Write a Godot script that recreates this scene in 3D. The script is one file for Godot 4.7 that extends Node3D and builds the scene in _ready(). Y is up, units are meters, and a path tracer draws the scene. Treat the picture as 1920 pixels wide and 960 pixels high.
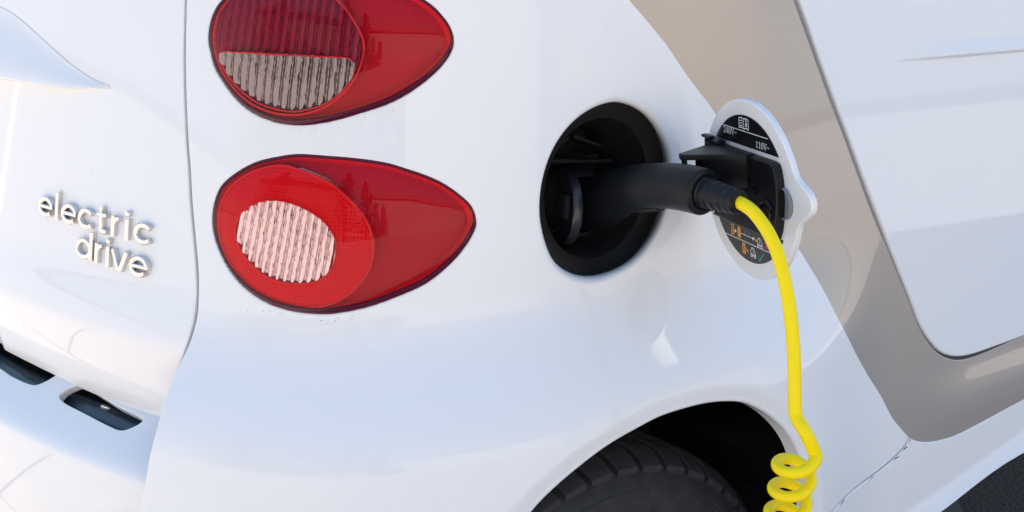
extends Node3D
# A white electric car's rear quarter, plugged in. y up, metres. The car's rear faces +z, its side faces +x.
# The body is described by arc length s along its plan outline (0 = middle of the rear) and height y.

const MAIN := 0
const HATCH := 1
const BUMPER := 2
const SILL := 3
const DOOR := 4
const QUARTER := 5
const FRAME := 6
const LAYER := 7
const LEDGE := 8

var table_s0 := -0.9
var table_ds := 0.002
var table_x := PackedFloat64Array()
var table_z := PackedFloat64Array()
var table_t := PackedFloat64Array()
var arch_line := PackedVector2Array()
var car: Node3D
var taken := {}

# the lamp that is being built: centre, outline radius by angle, depth under the lens, flutes
var lamp_c := Vector2.ZERO
var lamp_r := PackedFloat64Array()
var lamp_dome := 0.014
var layer_depth := 0.0
var layer_flute := 0.0
var layer_pitch := 0.01
var layer_tilt := 0.0
var layer_bowl := 0.0
var bowl_c := Vector2.ZERO


func _ready() -> void:
	set_camera_and_light()
	make_table()
	make_materials()
	build_ground()
	build_car()
	build_cable()
	build_surroundings()


func set_camera_and_light() -> void:
	var cam := Camera3D.new()
	cam.name = "camera"
	var a := deg_to_rad(50.0)
	var e := deg_to_rad(14.0)
	var f := Vector3(-sin(a) * cos(e), -sin(e), -cos(a) * cos(e))
	var r := Vector3(cos(a), 0, -sin(a))
	var u := r.cross(f)
	var roll := deg_to_rad(1.5)
	var r2 := r * cos(roll) + u * sin(roll)
	var u2 := u * cos(roll) - r * sin(roll)
	cam.transform = Transform3D(Basis(r2, u2, -f), Vector3(1.7519956, 1.15078675, 0.62799991))
	cam.keep_aspect = Camera3D.KEEP_HEIGHT
	cam.fov = rad_to_deg(2.0 * atan(0.165))
	cam.near = 0.05
	cam.far = 600.0
	add_child(cam)
	cam.current = true
	var env := Environment.new()
	env.background_mode = Environment.BG_SKY
	var sky := Sky.new()
	var sm := ProceduralSkyMaterial.new()
	sm.sky_top_color = Color(0.515, 0.69, 0.88)
	sm.sky_horizon_color = Color(0.925, 0.94, 0.955)
	sm.sky_curve = 0.22
	sm.ground_bottom_color = Color(0.45, 0.43, 0.41)
	sm.ground_horizon_color = Color(0.62, 0.64, 0.66)
	sm.sky_energy_multiplier = 0.68
	sm.sun_angle_max = 12.0
	sky.sky_material = sm
	env.sky = sky
	env.tonemap_mode = Environment.TONE_MAPPER_LINEAR
	env.tonemap_exposure = 3.4
	env.sdfgi_enabled = true
	env.ssao_enabled = true
	env.ssil_enabled = true
	var we := WorldEnvironment.new()
	we.name = "world_environment"
	we.environment = env
	add_child(we)
	var sun := DirectionalLight3D.new()
	sun.name = "sun"
	sun.light_color = Color(1.0, 0.965, 0.925)
	sun.light_energy = 1.6
	sun.light_angular_distance = 0.5
	sun.shadow_enabled = true
	var to_sun := Vector3(-0.78, 0.62, -0.26).normalized()
	sun.look_at_from_position(to_sun * 20.0, Vector3.ZERO)
	add_child(sun)


# ---------------------------------------------------------------- the body's surface

func make_table() -> void:
	var n := 1950
	var knot_s := [0.0, 0.40, 0.86, 1.16, 2.0]
	var knot_t := [0.0, 14.0, 78.0, 88.0, 90.0]
	var raw := PackedFloat64Array()
	for i in n:
		var s := table_s0 + i * table_ds
		var t := 0.0
		if s >= 2.0:
			t = 90.0
		elif s > 0.0:
			for k in 4:
				if s <= knot_s[k + 1]:
					t = lerpf(knot_t[k], knot_t[k + 1], (s - knot_s[k]) / (knot_s[k + 1] - knot_s[k]))
					break
		raw.append(t)
	table_t.resize(n)
	table_x.resize(n)
	table_z.resize(n)
	for i in n:
		var sum := 0.0
		for j in range(i - 30, i + 31):
			sum += raw[clampi(j, 0, n - 1)]
		table_t[i] = deg_to_rad(sum / 61.0)
	var x := 0.0
	var z := 0.0
	for i in n:
		table_x[i] = x
		table_z[i] = z
		x += cos(table_t[i]) * table_ds
		z -= sin(table_t[i]) * table_ds
	var i0 := int(round(-table_s0 / table_ds))
	var x0 := table_x[i0]
	var z0 := table_z[i0]
	for i in n:
		table_x[i] -= x0
		table_z[i] -= z0


func ramp(a: float, b: float, x: float) -> float:
	var t := clampf((x - a) / (b - a), 0.0, 1.0)
	return t * t * (3.0 - 2.0 * t)


func lean(y: float) -> float:
	var up := maxf(y - 1.0, 0.0)
	return -0.105 * (y - 0.83) - 0.35 * up * up


func main_out(s: float, y: float) -> float:
	var d := lean(y)
	var yc := 0.668 + 0.055 * ramp(0.55, 1.05, s)
	var a := 1.0 - ramp(1.02, 1.26, s)
	d += a * 0.045 * ramp(-0.07, 0.07, yc - y)
	var low := maxf(0.60 - y, 0.0)
	return d - 0.6 * low * low


func hatch_out(y: float) -> float:
	var t := maxf(0.698 - y, 0.0)
	return lean(y) + 0.006 * ramp(-0.02, 0.05, 0.74 - y) - sqrt(t * t * 0.20 + 0.00002) + 0.00447


func line_distance(p: Vector2, line: PackedVector2Array) -> float:
	var best := 1e9
	for i in line.size() - 1:
		best = minf(best, p.distance_squared_to(Geometry2D.get_closest_point_to_segment(p, line[i], line[i + 1])))
	return sqrt(best)


func soft_step(x: float, w: float) -> float:
	return 0.0 if x <= 0.0 else (x * x / (2.0 * w) if x < w else x - w / 2.0)


func lens_out(s: float, y: float) -> float:
	var q := Vector2(s, y) - lamp_c
	var k := fposmod(rad_to_deg(q.angle()), 360.0)
	var i := int(k)
	var rad := lerpf(lamp_r[i % 360], lamp_r[(i + 1) % 360], k - i)
	var rho := minf(q.length() / rad, 1.0)
	return main_out(s, y) - 0.002 + lamp_dome * sqrt(maxf(1.0 - pow(rho, 2.4), 0.0))


func out(s: float, y: float, kind: int) -> float:
	match kind:
		HATCH:
			var k := hatch_out(y)
			# the shallow well for the number plate, left of a soft step
			var edge := 0.158 + 0.2 * (y - 0.9)
			if s < 0.2 and y < 0.95:
				k -= 0.007 * ramp(edge + 0.008, edge - 0.018, s) * ramp(0.95, 0.92, y)
			return k
		BUMPER:
			return -0.022 + 0.068 * ramp(0.625, 0.552, y) - 0.25 * pow(maxf(0.575 - y, 0.0), 1.5)
		SILL:
			var t := y - (0.441 + 0.25 * (minf(s, 1.7) - 1.302))
			return main_out(s, y) + 0.0003 + 0.030 * ramp(0.004, -0.05, t)
		DOOR:
			var a := 0.0045 * ramp(1.232, 1.42, s)
			var t := y - 0.962
			var c := ramp(0.018, 0.0, t) if t >= 0.0 else ramp(-0.0035, 0.0, t)
			return main_out(s, y) + 0.001 + a * c
		QUARTER:
			var d := main_out(s, y)
			if s > 0.73 and s < 1.16 and y < 0.70:
				d -= 0.34 * soft_step(0.0175 - line_distance(Vector2(s, y), arch_line), 0.008)
			return d
		FRAME:
			# a swelling along the lower edge, in front of the corner
			var swell := ramp(0.612, 0.560, y - 0.04 * (s - 1.4)) * ramp(0.515, 0.552, y - 0.04 * (s - 1.4)) * ramp(1.285, 1.42, s)
			return main_out(s, y) - 0.0012 + 0.0042 * swell
		LAYER:
			var d := lens_out(s, y) - layer_depth
			if layer_bowl > 0.0:
				d -= layer_bowl * maxf(1.0 - (Vector2(s, y) - bowl_c).length_squared() / 0.0052, 0.0)
			if layer_flute > 0.0:
				var w := (s + layer_tilt * (y - lamp_c.y)) / layer_pitch
				d += layer_flute * absf(sin(PI * w))
			return d
		LEDGE:
			var yl := 0.9265 + 0.004 * ramp(0.26, 0.33, s)
			var yt := 0.995 - 0.0625 * ramp(0.10, 0.345, s)
			var fade := pow(clampf((0.331 - s) / 0.22, 0.0, 1.0), 0.85)
			var u := clampf((yt - y) / maxf(yt - yl, 0.001), 0.0, 1.0)
			return hatch_out(y) + 0.0006 + 0.023 * fade * (0.25 * u + 0.75 * u * u * (3.0 - 2.0 * u))
	return main_out(s, y)


func place(s: float, y: float, kind: int) -> Vector3:
	var k := clampf((s - table_s0) / table_ds, 0.0, table_x.size() - 1.001)
	var i := int(k)
	var f := k - i
	var t := lerpf(table_t[i], table_t[i + 1], f)
	var d := out(s, y, kind)
	return Vector3(lerpf(table_x[i], table_x[i + 1], f) + sin(t) * d, y, lerpf(table_z[i], table_z[i + 1], f) + cos(t) * d)


func facing(s: float, y: float, kind: int, e := 0.001) -> Vector3:
	var a := place(s + e, y, kind) - place(s - e, y, kind)
	var b := place(s, y + e, kind) - place(s, y - e, kind)
	return a.cross(b).normalized()


# ---------------------------------------------------------------- mesh helpers

class Build:
	var v := PackedVector3Array()
	var n := PackedVector3Array()
	var uv := PackedVector2Array()

	func tri(a: Vector3, b: Vector3, c: Vector3, na: Vector3, nb: Vector3, nc: Vector3, ua := Vector2.ZERO, ub := Vector2.ZERO, uc := Vector2.ZERO) -> void:
		var g := (b - a).cross(c - a)
		if g.length_squared() < 1e-20:
			return
		if g.dot(na + nb + nc) < 0.0:
			v.append_array([a, b, c])
			n.append_array([na, nb, nc])
			uv.append_array([ua, ub, uc])
		else:
			v.append_array([a, c, b])
			n.append_array([na, nc, nb])
			uv.append_array([ua, uc, ub])

	func quad(a: Vector3, b: Vector3, c: Vector3, d: Vector3, na: Vector3, nb: Vector3, nc: Vector3, nd: Vector3) -> void:
		tri(a, b, c, na, nb, nc)
		tri(a, c, d, na, nc, nd)

	func flat(a: Vector3, b: Vector3, c: Vector3, d: Vector3, away: Vector3) -> void:
		# a flat face whose normal points away from a point inside
		var g := (c - a).cross(d - b).normalized()
		if g.dot((a + b + c + d) / 4.0 - away) < 0.0:
			g = -g
		quad(a, b, c, d, g, g, g, g)

	func box(at: Transform3D, size: Vector3, bevel := 0.0) -> void:
		# a box with chamfered edges
		var h := size / 2.0
		var w := minf(bevel, minf(h.x, minf(h.y, h.z)) * 0.9)
		var m := at.origin
		for ax in 3:
			var bx := (ax + 1) % 3
			var cx := (ax + 2) % 3
			for sg in [-1.0, 1.0]:
				var p := []
				for q in [[-1, -1], [1, -1], [1, 1], [-1, 1]]:
					var o := Vector3.ZERO
					o[ax] = sg * h[ax]
					o[bx] = q[0] * (h[bx] - w)
					o[cx] = q[1] * (h[cx] - w)
					p.append(at * o)
				flat(p[0], p[1], p[2], p[3], m)
			if w > 0.0:
				for sb in [-1.0, 1.0]:
					for sc in [-1.0, 1.0]:
						var p := []
						for q in [[-1, 0], [1, 0], [1, 1], [-1, 1]]:
							var o := Vector3.ZERO
							o[ax] = q[0] * (h[ax] - w)
							o[bx] = sb * (h[bx] - (w if q[1] == 1 else 0.0))
							o[cx] = sc * (h[cx] - (w if q[1] == 0 else 0.0))
							p.append(at * o)
						flat(p[0], p[1], p[2], p[3], m)
		if w > 0.0:
			for sx in [-1.0, 1.0]:
				for sy in [-1.0, 1.0]:
					for sz in [-1.0, 1.0]:
						var a := at * Vector3(sx * h.x, sy * (h.y - w), sz * (h.z - w))
						var b := at * Vector3(sx * (h.x - w), sy * h.y, sz * (h.z - w))
						var c := at * Vector3(sx * (h.x - w), sy * (h.y - w), sz * h.z)
						var g := (b - a).cross(c - a).normalized()
						if g.dot(a - m) < 0.0:
							g = -g
						tri(a, b, c, g, g, g)

	func tube(path: PackedVector3Array, radii: PackedFloat64Array, sides := 16, caps := true) -> void:
		var side := Vector3.ZERO
		var rings := []
		var norms := []
		for i in path.size():
			var t := (path[mini(i + 1, path.size() - 1)] - path[maxi(i - 1, 0)]).normalized()
			if side == Vector3.ZERO:
				side = t.cross(Vector3.UP if absf(t.y) < 0.9 else Vector3.RIGHT).normalized()
			side = (side - t * side.dot(t)).normalized()
			var up := t.cross(side)
			var ring := PackedVector3Array()
			var nn := PackedVector3Array()
			var slope := 0.0
			if path.size() > 2:
				var i0 := maxi(i - 1, 0)
				var i1 := mini(i + 1, path.size() - 1)
				slope = (radii[i1] - radii[i0]) / maxf(path[i0].distance_to(path[i1]), 1e-6)
			for k in sides + 1:
				var g := TAU * k / sides
				var d := side * cos(g) + up * sin(g)
				ring.append(path[i] + d * radii[i])
				nn.append((d - t * slope).normalized())
			rings.append(ring)
			norms.append(nn)
		for i in path.size() - 1:
			for k in sides:
				quad(rings[i][k], rings[i][k + 1], rings[i + 1][k + 1], rings[i + 1][k], norms[i][k], norms[i][k + 1], norms[i + 1][k + 1], norms[i + 1][k])
		if caps:
			for e in [0, path.size() - 1]:
				var t := (path[1] - path[0]).normalized() * -1.0 if e == 0 else (path[e] - path[e - 1]).normalized()
				for k in sides:
					tri(path[e], rings[e][k], rings[e][k + 1], t, t, t)

	func lathe(at: Transform3D, profile: PackedVector2Array, sides := 64, from := 0.0, to := TAU) -> void:
		# profile: (radius, height along the frame's z); normals to the left of the run, hard where it bends by more than 35 degrees
		var m := profile.size()
		for i in m - 1:
			var d := (profile[i + 1] - profile[i]).normalized()
			var here := Vector2(d.y, -d.x)
			var na := here
			var nb := here
			if i > 0:
				var d0 := (profile[i] - profile[i - 1]).normalized()
				if d0.dot(d) > 0.82:
					na = (here + Vector2(d0.y, -d0.x)).normalized()
			if i < m - 2:
				var d1 := (profile[i + 2] - profile[i + 1]).normalized()
				if d1.dot(d) > 0.82:
					nb = (here + Vector2(d1.y, -d1.x)).normalized()
			for k in sides:
				var g0 := lerpf(from, to, float(k) / sides)
				var g1 := lerpf(from, to, float(k + 1) / sides)
				var c0 := Vector3(cos(g0), sin(g0), 0)
				var c1 := Vector3(cos(g1), sin(g1), 0)
				var up := Vector3(0, 0, 1)
				var b := at.basis
				quad(at * (c0 * profile[i].x + up * profile[i].y), at * (c1 * profile[i].x + up * profile[i].y), at * (c1 * profile[i + 1].x + up * profile[i + 1].y), at * (c0 * profile[i + 1].x + up * profile[i + 1].y),
					b * (c0 * na.x + up * na.y), b * (c1 * na.x + up * na.y), b * (c1 * nb.x + up * nb.y), b * (c0 * nb.x + up * nb.y))

	func slab(at: Transform3D, outline: PackedVector2Array, low: float, high: float, round_ := 0.0) -> void:
		# an outline in the frame's xy plane with thickness along z and a rounded upper edge
		var top := outline
		if round_ > 0.0:
			var cut := Geometry2D.offset_polygon(outline, -round_, Geometry2D.JOIN_ROUND)
			if cut.size() > 0:
				top = cut[0]
		var z := at.basis * Vector3(0, 0, 1)
		for pass_ in 2:
			var poly := top if pass_ == 0 else outline
			var hh := high if pass_ == 0 else low
			var nn := z if pass_ == 0 else -z
			var ix := Geometry2D.triangulate_polygon(poly)
			for i in range(0, ix.size(), 3):
				tri(at * Vector3(poly[ix[i]].x, poly[ix[i]].y, hh), at * Vector3(poly[ix[i + 1]].x, poly[ix[i + 1]].y, hh), at * Vector3(poly[ix[i + 2]].x, poly[ix[i + 2]].y, hh), nn, nn, nn)
		var area := 0.0
		for i in outline.size():
			area += outline[i].cross(outline[(i + 1) % outline.size()])
		var sg := 1.0 if area > 0.0 else -1.0
		var nrm := []
		var cnt := outline.size()
		for i in cnt:
			var d0 := (outline[i] - outline[(i + cnt - 1) % cnt]).normalized()
			var d1 := (outline[(i + 1) % cnt] - outline[i]).normalized()
			var t := (d0 + d1).normalized()
			nrm.append([Vector2(d0.y, -d0.x) * sg, Vector2(d1.y, -d1.x) * sg, Vector2(t.y, -t.x) * sg, d0.dot(d1) > 0.8])
		for i in cnt:
			var j := (i + 1) % cnt
			var na: Vector2 = nrm[i][2] if nrm[i][3] else nrm[i][1]
			var nb: Vector2 = nrm[j][2] if nrm[j][3] else nrm[j][0]
			var steps := 4 if round_ > 0.0 else 1
			var pa := Vector3(outline[i].x, outline[i].y, low)
			var pb := Vector3(outline[j].x, outline[j].y, low)
			var wa := at.basis * Vector3(na.x, na.y, 0)
			var wb := at.basis * Vector3(nb.x, nb.y, 0)
			var la := wa
			var lb := wb
			var seq := [[0.0, 0.0]]
			if round_ > 0.0:
				for k in range(1, steps + 1):
					seq.append([float(k) / steps, 1.0])
			for q in seq:
				var g: float = q[0] * PI / 2.0
				var ia := na * (round_ * (1.0 - cos(g)))
				var ib := nb * (round_ * (1.0 - cos(g)))
				var hh := high - round_ + round_ * sin(g)
				var qa := Vector3(outline[i].x - ia.x, outline[i].y - ia.y, hh)
				var qb := Vector3(outline[j].x - ib.x, outline[j].y - ib.y, hh)
				var ma := (wa * cos(g) + z * sin(g)).normalized()
				var mb := (wb * cos(g) + z * sin(g)).normalized()
				quad(at * pa, at * pb, at * qb, at * qa, la, lb, mb, ma)
				pa = qa
				pb = qb
				la = ma
				lb = mb

	func stroke(at: Transform3D, path: PackedVector2Array, width: float, high: float, bevel := 0.0008, closed := false) -> void:
		# a ribbon of lettering standing on the frame's xy plane, with bevelled shoulders
		var w := width / 2.0
		var prof := [Vector2(-w, 0), Vector2(-w, high - bevel), Vector2(-w + bevel, high), Vector2(w - bevel, high), Vector2(w, high - bevel), Vector2(w, 0)]
		var rows := []
		var m := path.size()
		for i in m:
			var p0 := path[(i + m - 1) % m] if closed else path[maxi(i - 1, 0)]
			var p1 := path[(i + 1) % m] if closed else path[mini(i + 1, m - 1)]
			var a := (path[i] - p0).normalized()
			var b := (p1 - path[i]).normalized()
			var t := (a + b).normalized()
			var side := Vector2(t.y, -t.x)
			var k := 1.0
			if a != Vector2.ZERO and b != Vector2.ZERO:
				k = 1.0 / maxf(t.dot(b), 0.4)
			var row := []
			for q in prof:
				var s: Vector2 = path[i] + side * q.x * k
				row.append(at * Vector3(s.x, s.y, q.y))
			row.append(at.basis * Vector3(side.x, side.y, 0))
			rows.append(row)
		var z := at.basis * Vector3(0, 0, 1)
		var last := m if closed else m - 1
		for i in last:
			var j := (i + 1) % m
			for k in 5:
				var ka: Vector3
				var kb: Vector3
				match k:
					0:
						ka = -rows[i][6]
						kb = -rows[j][6]
					1:
						ka = (z - rows[i][6]).normalized()
						kb = (z - rows[j][6]).normalized()
					2:
						ka = z
						kb = z
					3:
						ka = (z + rows[i][6]).normalized()
						kb = (z + rows[j][6]).normalized()
					4:
						ka = rows[i][6]
						kb = rows[j][6]
				quad(rows[i][k], rows[j][k], rows[j][k + 1], rows[i][k + 1], ka, kb, kb, ka)
		if not closed:
			for e in [0, m - 1]:
				var r: Array = rows[e]
				var inside := at * Vector3(path[1 if e == 0 else m - 2].x, path[1 if e == 0 else m - 2].y, 0)
				flat(r[0], r[1], r[4], r[5], inside)
				flat(r[1], r[2], r[3], r[4], inside)

	func mesh() -> ArrayMesh:
		var arr := []
		arr.resize(Mesh.ARRAY_MAX)
		arr[Mesh.ARRAY_VERTEX] = v
		arr[Mesh.ARRAY_NORMAL] = n
		arr[Mesh.ARRAY_TEX_UV] = uv
		var m := ArrayMesh.new()
		m.add_surface_from_arrays(Mesh.PRIMITIVE_TRIANGLES, arr)
		return m


func put(called: String, b: Build, m: Material, parent: Node3D = null) -> MeshInstance3D:
	return put_mesh(called, b.mesh(), m, parent)


func put_mesh(called: String, mesh: Mesh, m: Material, parent: Node3D = null) -> MeshInstance3D:
	var o := MeshInstance3D.new()
	o.mesh = mesh
	o.material_override = m
	name_under(o, called, parent if parent else self)
	return o


func name_under(o: Node3D, called: String, parent: Node) -> void:
	var key := str(parent.get_instance_id()) + called
	var k: int = taken.get(key, 0)
	taken[key] = k + 1
	o.name = called if k == 0 else "%s_%03d" % [called, k]
	parent.add_child(o, true)


func thing(called: String, label: String, category: String, at := Vector3.ZERO, group := "") -> Node3D:
	var o := Node3D.new()
	o.position = at
	name_under(o, called, self)
	tag(o, label, category, group)
	return o


func tag(o: Node3D, label: String, category := "", group := "") -> void:
	o.set_meta("label", label)
	if category:
		o.set_meta("category", category)
	if group:
		o.set_meta("group", group)


func part(called: String, parent: Node3D) -> Node3D:
	var o := Node3D.new()
	name_under(o, called, parent)
	return o


func structure(called: String, b: Build, m: Material) -> MeshInstance3D:
	var o := put(called, b, m)
	o.set_meta("kind", "structure")
	return o


func spline(pts: Array, closed: bool, steps := 6) -> PackedVector2Array:
	var o := PackedVector2Array()
	var n := pts.size()
	for i in (n if closed else n - 1):
		var p0: Vector2 = pts[(i + n - 1) % n] if closed else pts[maxi(i - 1, 0)]
		var p1: Vector2 = pts[i]
		var p2: Vector2 = pts[(i + 1) % n]
		var p3: Vector2 = pts[(i + 2) % n] if closed else pts[mini(i + 2, n - 1)]
		for k in steps:
			o.append(p1.cubic_interpolate(p2, p0, p3, float(k) / steps))
	if not closed:
		o.append(pts[n - 1])
	return o


func spline3(pts: Array, steps := 8) -> PackedVector3Array:
	var o := PackedVector3Array()
	var n := pts.size()
	for i in n - 1:
		var p0: Vector3 = pts[maxi(i - 1, 0)]
		var p3: Vector3 = pts[mini(i + 2, n - 1)]
		for k in steps:
			o.append((pts[i] as Vector3).cubic_interpolate(pts[i + 1], p0, p3, float(k) / steps))
	o.append(pts[n - 1])
	return o


func pairs(a: Array) -> Array:
	var o := []
	for i in range(0, a.size(), 2):
		o.append(Vector2(a[i], a[i + 1]))
	return o


func steps_of(a: float, b: float, d: float) -> PackedFloat64Array:
	var o := PackedFloat64Array()
	var n := int(ceil((b - a) / d))
	for i in n + 1:
		o.append(lerpf(a, b, float(i) / n))
	return o


func signed_field(xs: PackedFloat64Array, ys: PackedFloat64Array, poly: PackedVector2Array) -> PackedFloat64Array:
	# signed distance to a closed outline at each grid node, exact near the outline and merely large elsewhere
	var nx := xs.size()
	var ny := ys.size()
	var f := PackedFloat64Array()
	f.resize(nx * ny)
	f.fill(1.0)
	var reach := 0.0
	for i in nx - 1:
		reach = maxf(reach, xs[i + 1] - xs[i])
	for i in ny - 1:
		reach = maxf(reach, ys[i + 1] - ys[i])
	reach *= 1.6
	var lo := Vector2(1e9, 1e9)
	var hi := Vector2(-1e9, -1e9)
	for i in poly.size():
		var a := poly[i]
		var b := poly[(i + 1) % poly.size()]
		lo = lo.min(a)
		hi = hi.max(a)
		var x0 := maxi(xs.bsearch(minf(a.x, b.x) - reach), 0)
		var x1 := mini(xs.bsearch(maxf(a.x, b.x) + reach), nx - 1)
		var y0 := maxi(ys.bsearch(minf(a.y, b.y) - reach), 0)
		var y1 := mini(ys.bsearch(maxf(a.y, b.y) + reach), ny - 1)
		for ix in range(x0, x1 + 1):
			for iy in range(y0, y1 + 1):
				var p := Vector2(xs[ix], ys[iy])
				var d := p.distance_to(Geometry2D.get_closest_point_to_segment(p, a, b))
				var k := ix * ny + iy
				if d < f[k]:
					f[k] = d
	for ix in nx:
		if xs[ix] < lo.x or xs[ix] > hi.x:
			continue
		for iy in ny:
			if ys[iy] >= lo.y and ys[iy] <= hi.y and Geometry2D.is_point_in_polygon(Vector2(xs[ix], ys[iy]), poly):
				f[ix * ny + iy] *= -1.0
	return f


func panel(b: Build, kind: int, xs: PackedFloat64Array, ys: PackedFloat64Array, inside: Array, outside: Array, e := 0.001) -> void:
	# the body's surface over a grid of (s, y), cut to outlines
	var fields := []
	for poly in inside:
		fields.append(signed_field(xs, ys, poly))
	for poly in outside:
		var f := signed_field(xs, ys, poly)
		for i in f.size():
			f[i] = -f[i]
		fields.append(f)
	var nf := fields.size()
	var ny := ys.size()
	var pv := {}
	for ix in xs.size() - 1:
		for iy in ny - 1:
			var ids := [ix * ny + iy, (ix + 1) * ny + iy, (ix + 1) * ny + iy + 1, ix * ny + iy + 1]
			var all_in := true
			var gone := false
			for f in fields:
				var outs := 0
				for id in ids:
					if f[id] > 0.0:
						outs += 1
				if outs == 4:
					gone = true
					break
				if outs > 0:
					all_in = false
			if gone:
				continue
			var co := [Vector2(xs[ix], ys[iy]), Vector2(xs[ix + 1], ys[iy]), Vector2(xs[ix + 1], ys[iy + 1]), Vector2(xs[ix], ys[iy + 1])]
			if all_in:
				for k in 4:
					if not pv.has(ids[k]):
						pv[ids[k]] = [place(co[k].x, co[k].y, kind), facing(co[k].x, co[k].y, kind, e)]
				for t in [[0, 1, 2], [0, 2, 3]]:
					var a: Array = pv[ids[t[0]]]
					var c: Array = pv[ids[t[1]]]
					var d: Array = pv[ids[t[2]]]
					b.tri(a[0], c[0], d[0], a[1], c[1], d[1], co[t[0]], co[t[1]], co[t[2]])
				continue
			for t in [[0, 1, 2], [0, 2, 3]]:
				# polygon of [point, field values]
				var poly := []
				for k in t:
					var vals := []
					for f in fields:
						vals.append(f[ids[k]])
					poly.append([co[k], vals])
				for q in nf:
					var cut := []
					for i in poly.size():
						var p: Array = poly[i]
						var r: Array = poly[(i + 1) % poly.size()]
						if p[1][q] <= 0.0:
							cut.append(p)
						if (p[1][q] <= 0.0) != (r[1][q] <= 0.0):
							var w: float = p[1][q] / (p[1][q] - r[1][q])
							var vals := []
							for j in nf:
								vals.append(lerpf(p[1][j], r[1][j], w))
							cut.append([(p[0] as Vector2).lerp(r[0], w), vals])
					poly = cut
					if poly.size() < 3:
						break
				if poly.size() < 3:
					continue
				var w3 := []
				for p in poly:
					w3.append([place(p[0].x, p[0].y, kind), facing(p[0].x, p[0].y, kind, e)])
				for i in range(1, poly.size() - 1):
					b.tri(w3[0][0], w3[i][0], w3[i + 1][0], w3[0][1], w3[i][1], w3[i + 1][1], poly[0][0], poly[i][0], poly[i + 1][0])


func lip(b: Build, kind: int, poly: PackedVector2Array, hole: bool, r: float, depth: float, skip: Array = [], only: Array = []) -> void:
	# the rolled edge along a panel's outline: round over by r, then straight in
	var area := 0.0
	var n := poly.size()
	for i in n:
		area += poly[i].cross(poly[(i + 1) % n])
	var sg := 1.0 if area > 0.0 else -1.0
	if hole:
		sg = -sg
	var rows := []
	for i in n:
		var p := poly[i]
		var t := (poly[(i + 1) % n] - poly[(i + n - 1) % n]).normalized()
		var side := Vector2(t.y, -t.x) * sg
		var bad := false
		for q in skip:
			if Geometry2D.is_point_in_polygon(p, q):
				bad = true
		for q in only:
			if not Geometry2D.is_point_in_polygon(p, q):
				bad = true
		if bad:
			rows.append(null)
			continue
		var o := place(p.x, p.y, kind)
		var nn := facing(p.x, p.y, kind)
		var w := place(p.x + side.x * 0.001, p.y + side.y * 0.001, kind) - o
		w = (w - nn * w.dot(nn)).normalized()
		var row := []
		for k in 6:
			var g := PI / 2.0 * k / 5.0
			row.append([o + w * (r * sin(g)) - nn * (r * (1.0 - cos(g))), (w * sin(g) + nn * cos(g)).normalized()])
		row.append([o + w * r - nn * depth, w])
		rows.append(row)
	for i in n:
		var a = rows[i]
		var c = rows[(i + 1) % n]
		if a == null or c == null:
			continue
		for k in 6:
			b.quad(a[k][0], c[k][0], c[k + 1][0], a[k + 1][0], a[k][1], c[k][1], c[k + 1][1], a[k + 1][1])


func joined(lines: Array) -> PackedVector2Array:
	var o := PackedVector2Array()
	for l in lines:
		for p in l:
			if o.is_empty() or o[o.size() - 1].distance_to(p) > 0.0004:
				o.append(p)
	return o


func back(l: PackedVector2Array) -> PackedVector2Array:
	var o := l.duplicate()
	o.reverse()
	return o


func dense(a: Vector2, b: Vector2, d := 0.02) -> PackedVector2Array:
	var o := PackedVector2Array()
	var n := maxi(int(a.distance_to(b) / d), 1)
	for i in n + 1:
		o.append(a.lerp(b, float(i) / n))
	return o


# ---------------------------------------------------------------- materials

var paint: StandardMaterial3D
var frame_paint: StandardMaterial3D
var rubber: StandardMaterial3D
var plastic: StandardMaterial3D
var soft_plastic: StandardMaterial3D
var port_plastic: StandardMaterial3D
var dark_gap: StandardMaterial3D
var gap_grey: StandardMaterial3D
var inner_black: StandardMaterial3D
var chrome: StandardMaterial3D
var red_dots: StandardMaterial3D
var red_deep: StandardMaterial3D
var red_ridge: StandardMaterial3D
var red_rim: StandardMaterial3D
var red_flute: StandardMaterial3D
var flute_silver: StandardMaterial3D
var flute_pink: StandardMaterial3D
var lens_glass: StandardMaterial3D
var cable_yellow: StandardMaterial3D
var white_print: StandardMaterial3D
var orange_print: StandardMaterial3D
var green_print: StandardMaterial3D
var red_print: StandardMaterial3D
var grey_print: StandardMaterial3D
var label_black: StandardMaterial3D
var tyre_rubber: StandardMaterial3D
var alloy: StandardMaterial3D
var window_glass: StandardMaterial3D
var asphalt: StandardMaterial3D
var grime: StandardMaterial3D
var slab_stone: StandardMaterial3D


func base(called: String, linear: Color, rough: float, metal := 0.0, coat := 0.0) -> StandardMaterial3D:
	var m := StandardMaterial3D.new()
	m.resource_name = called
	m.albedo_color = linear.linear_to_srgb()
	m.roughness = rough
	m.metallic = metal
	if coat > 0.0:
		m.clearcoat_enabled = true
		m.clearcoat = coat
		m.clearcoat_roughness = 0.02
	return m


func noise_map(seed_: int, freq: float, size: int, lo: Color, hi: Color, octaves := 4) -> NoiseTexture2D:
	var n := FastNoiseLite.new()
	n.seed = seed_
	n.frequency = freq
	n.fractal_octaves = octaves
	var t := NoiseTexture2D.new()
	t.width = size
	t.height = size
	t.seamless = true
	t.noise = n
	var g := Gradient.new()
	g.set_color(0, lo)
	g.set_color(1, hi)
	t.color_ramp = g
	return t


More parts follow.
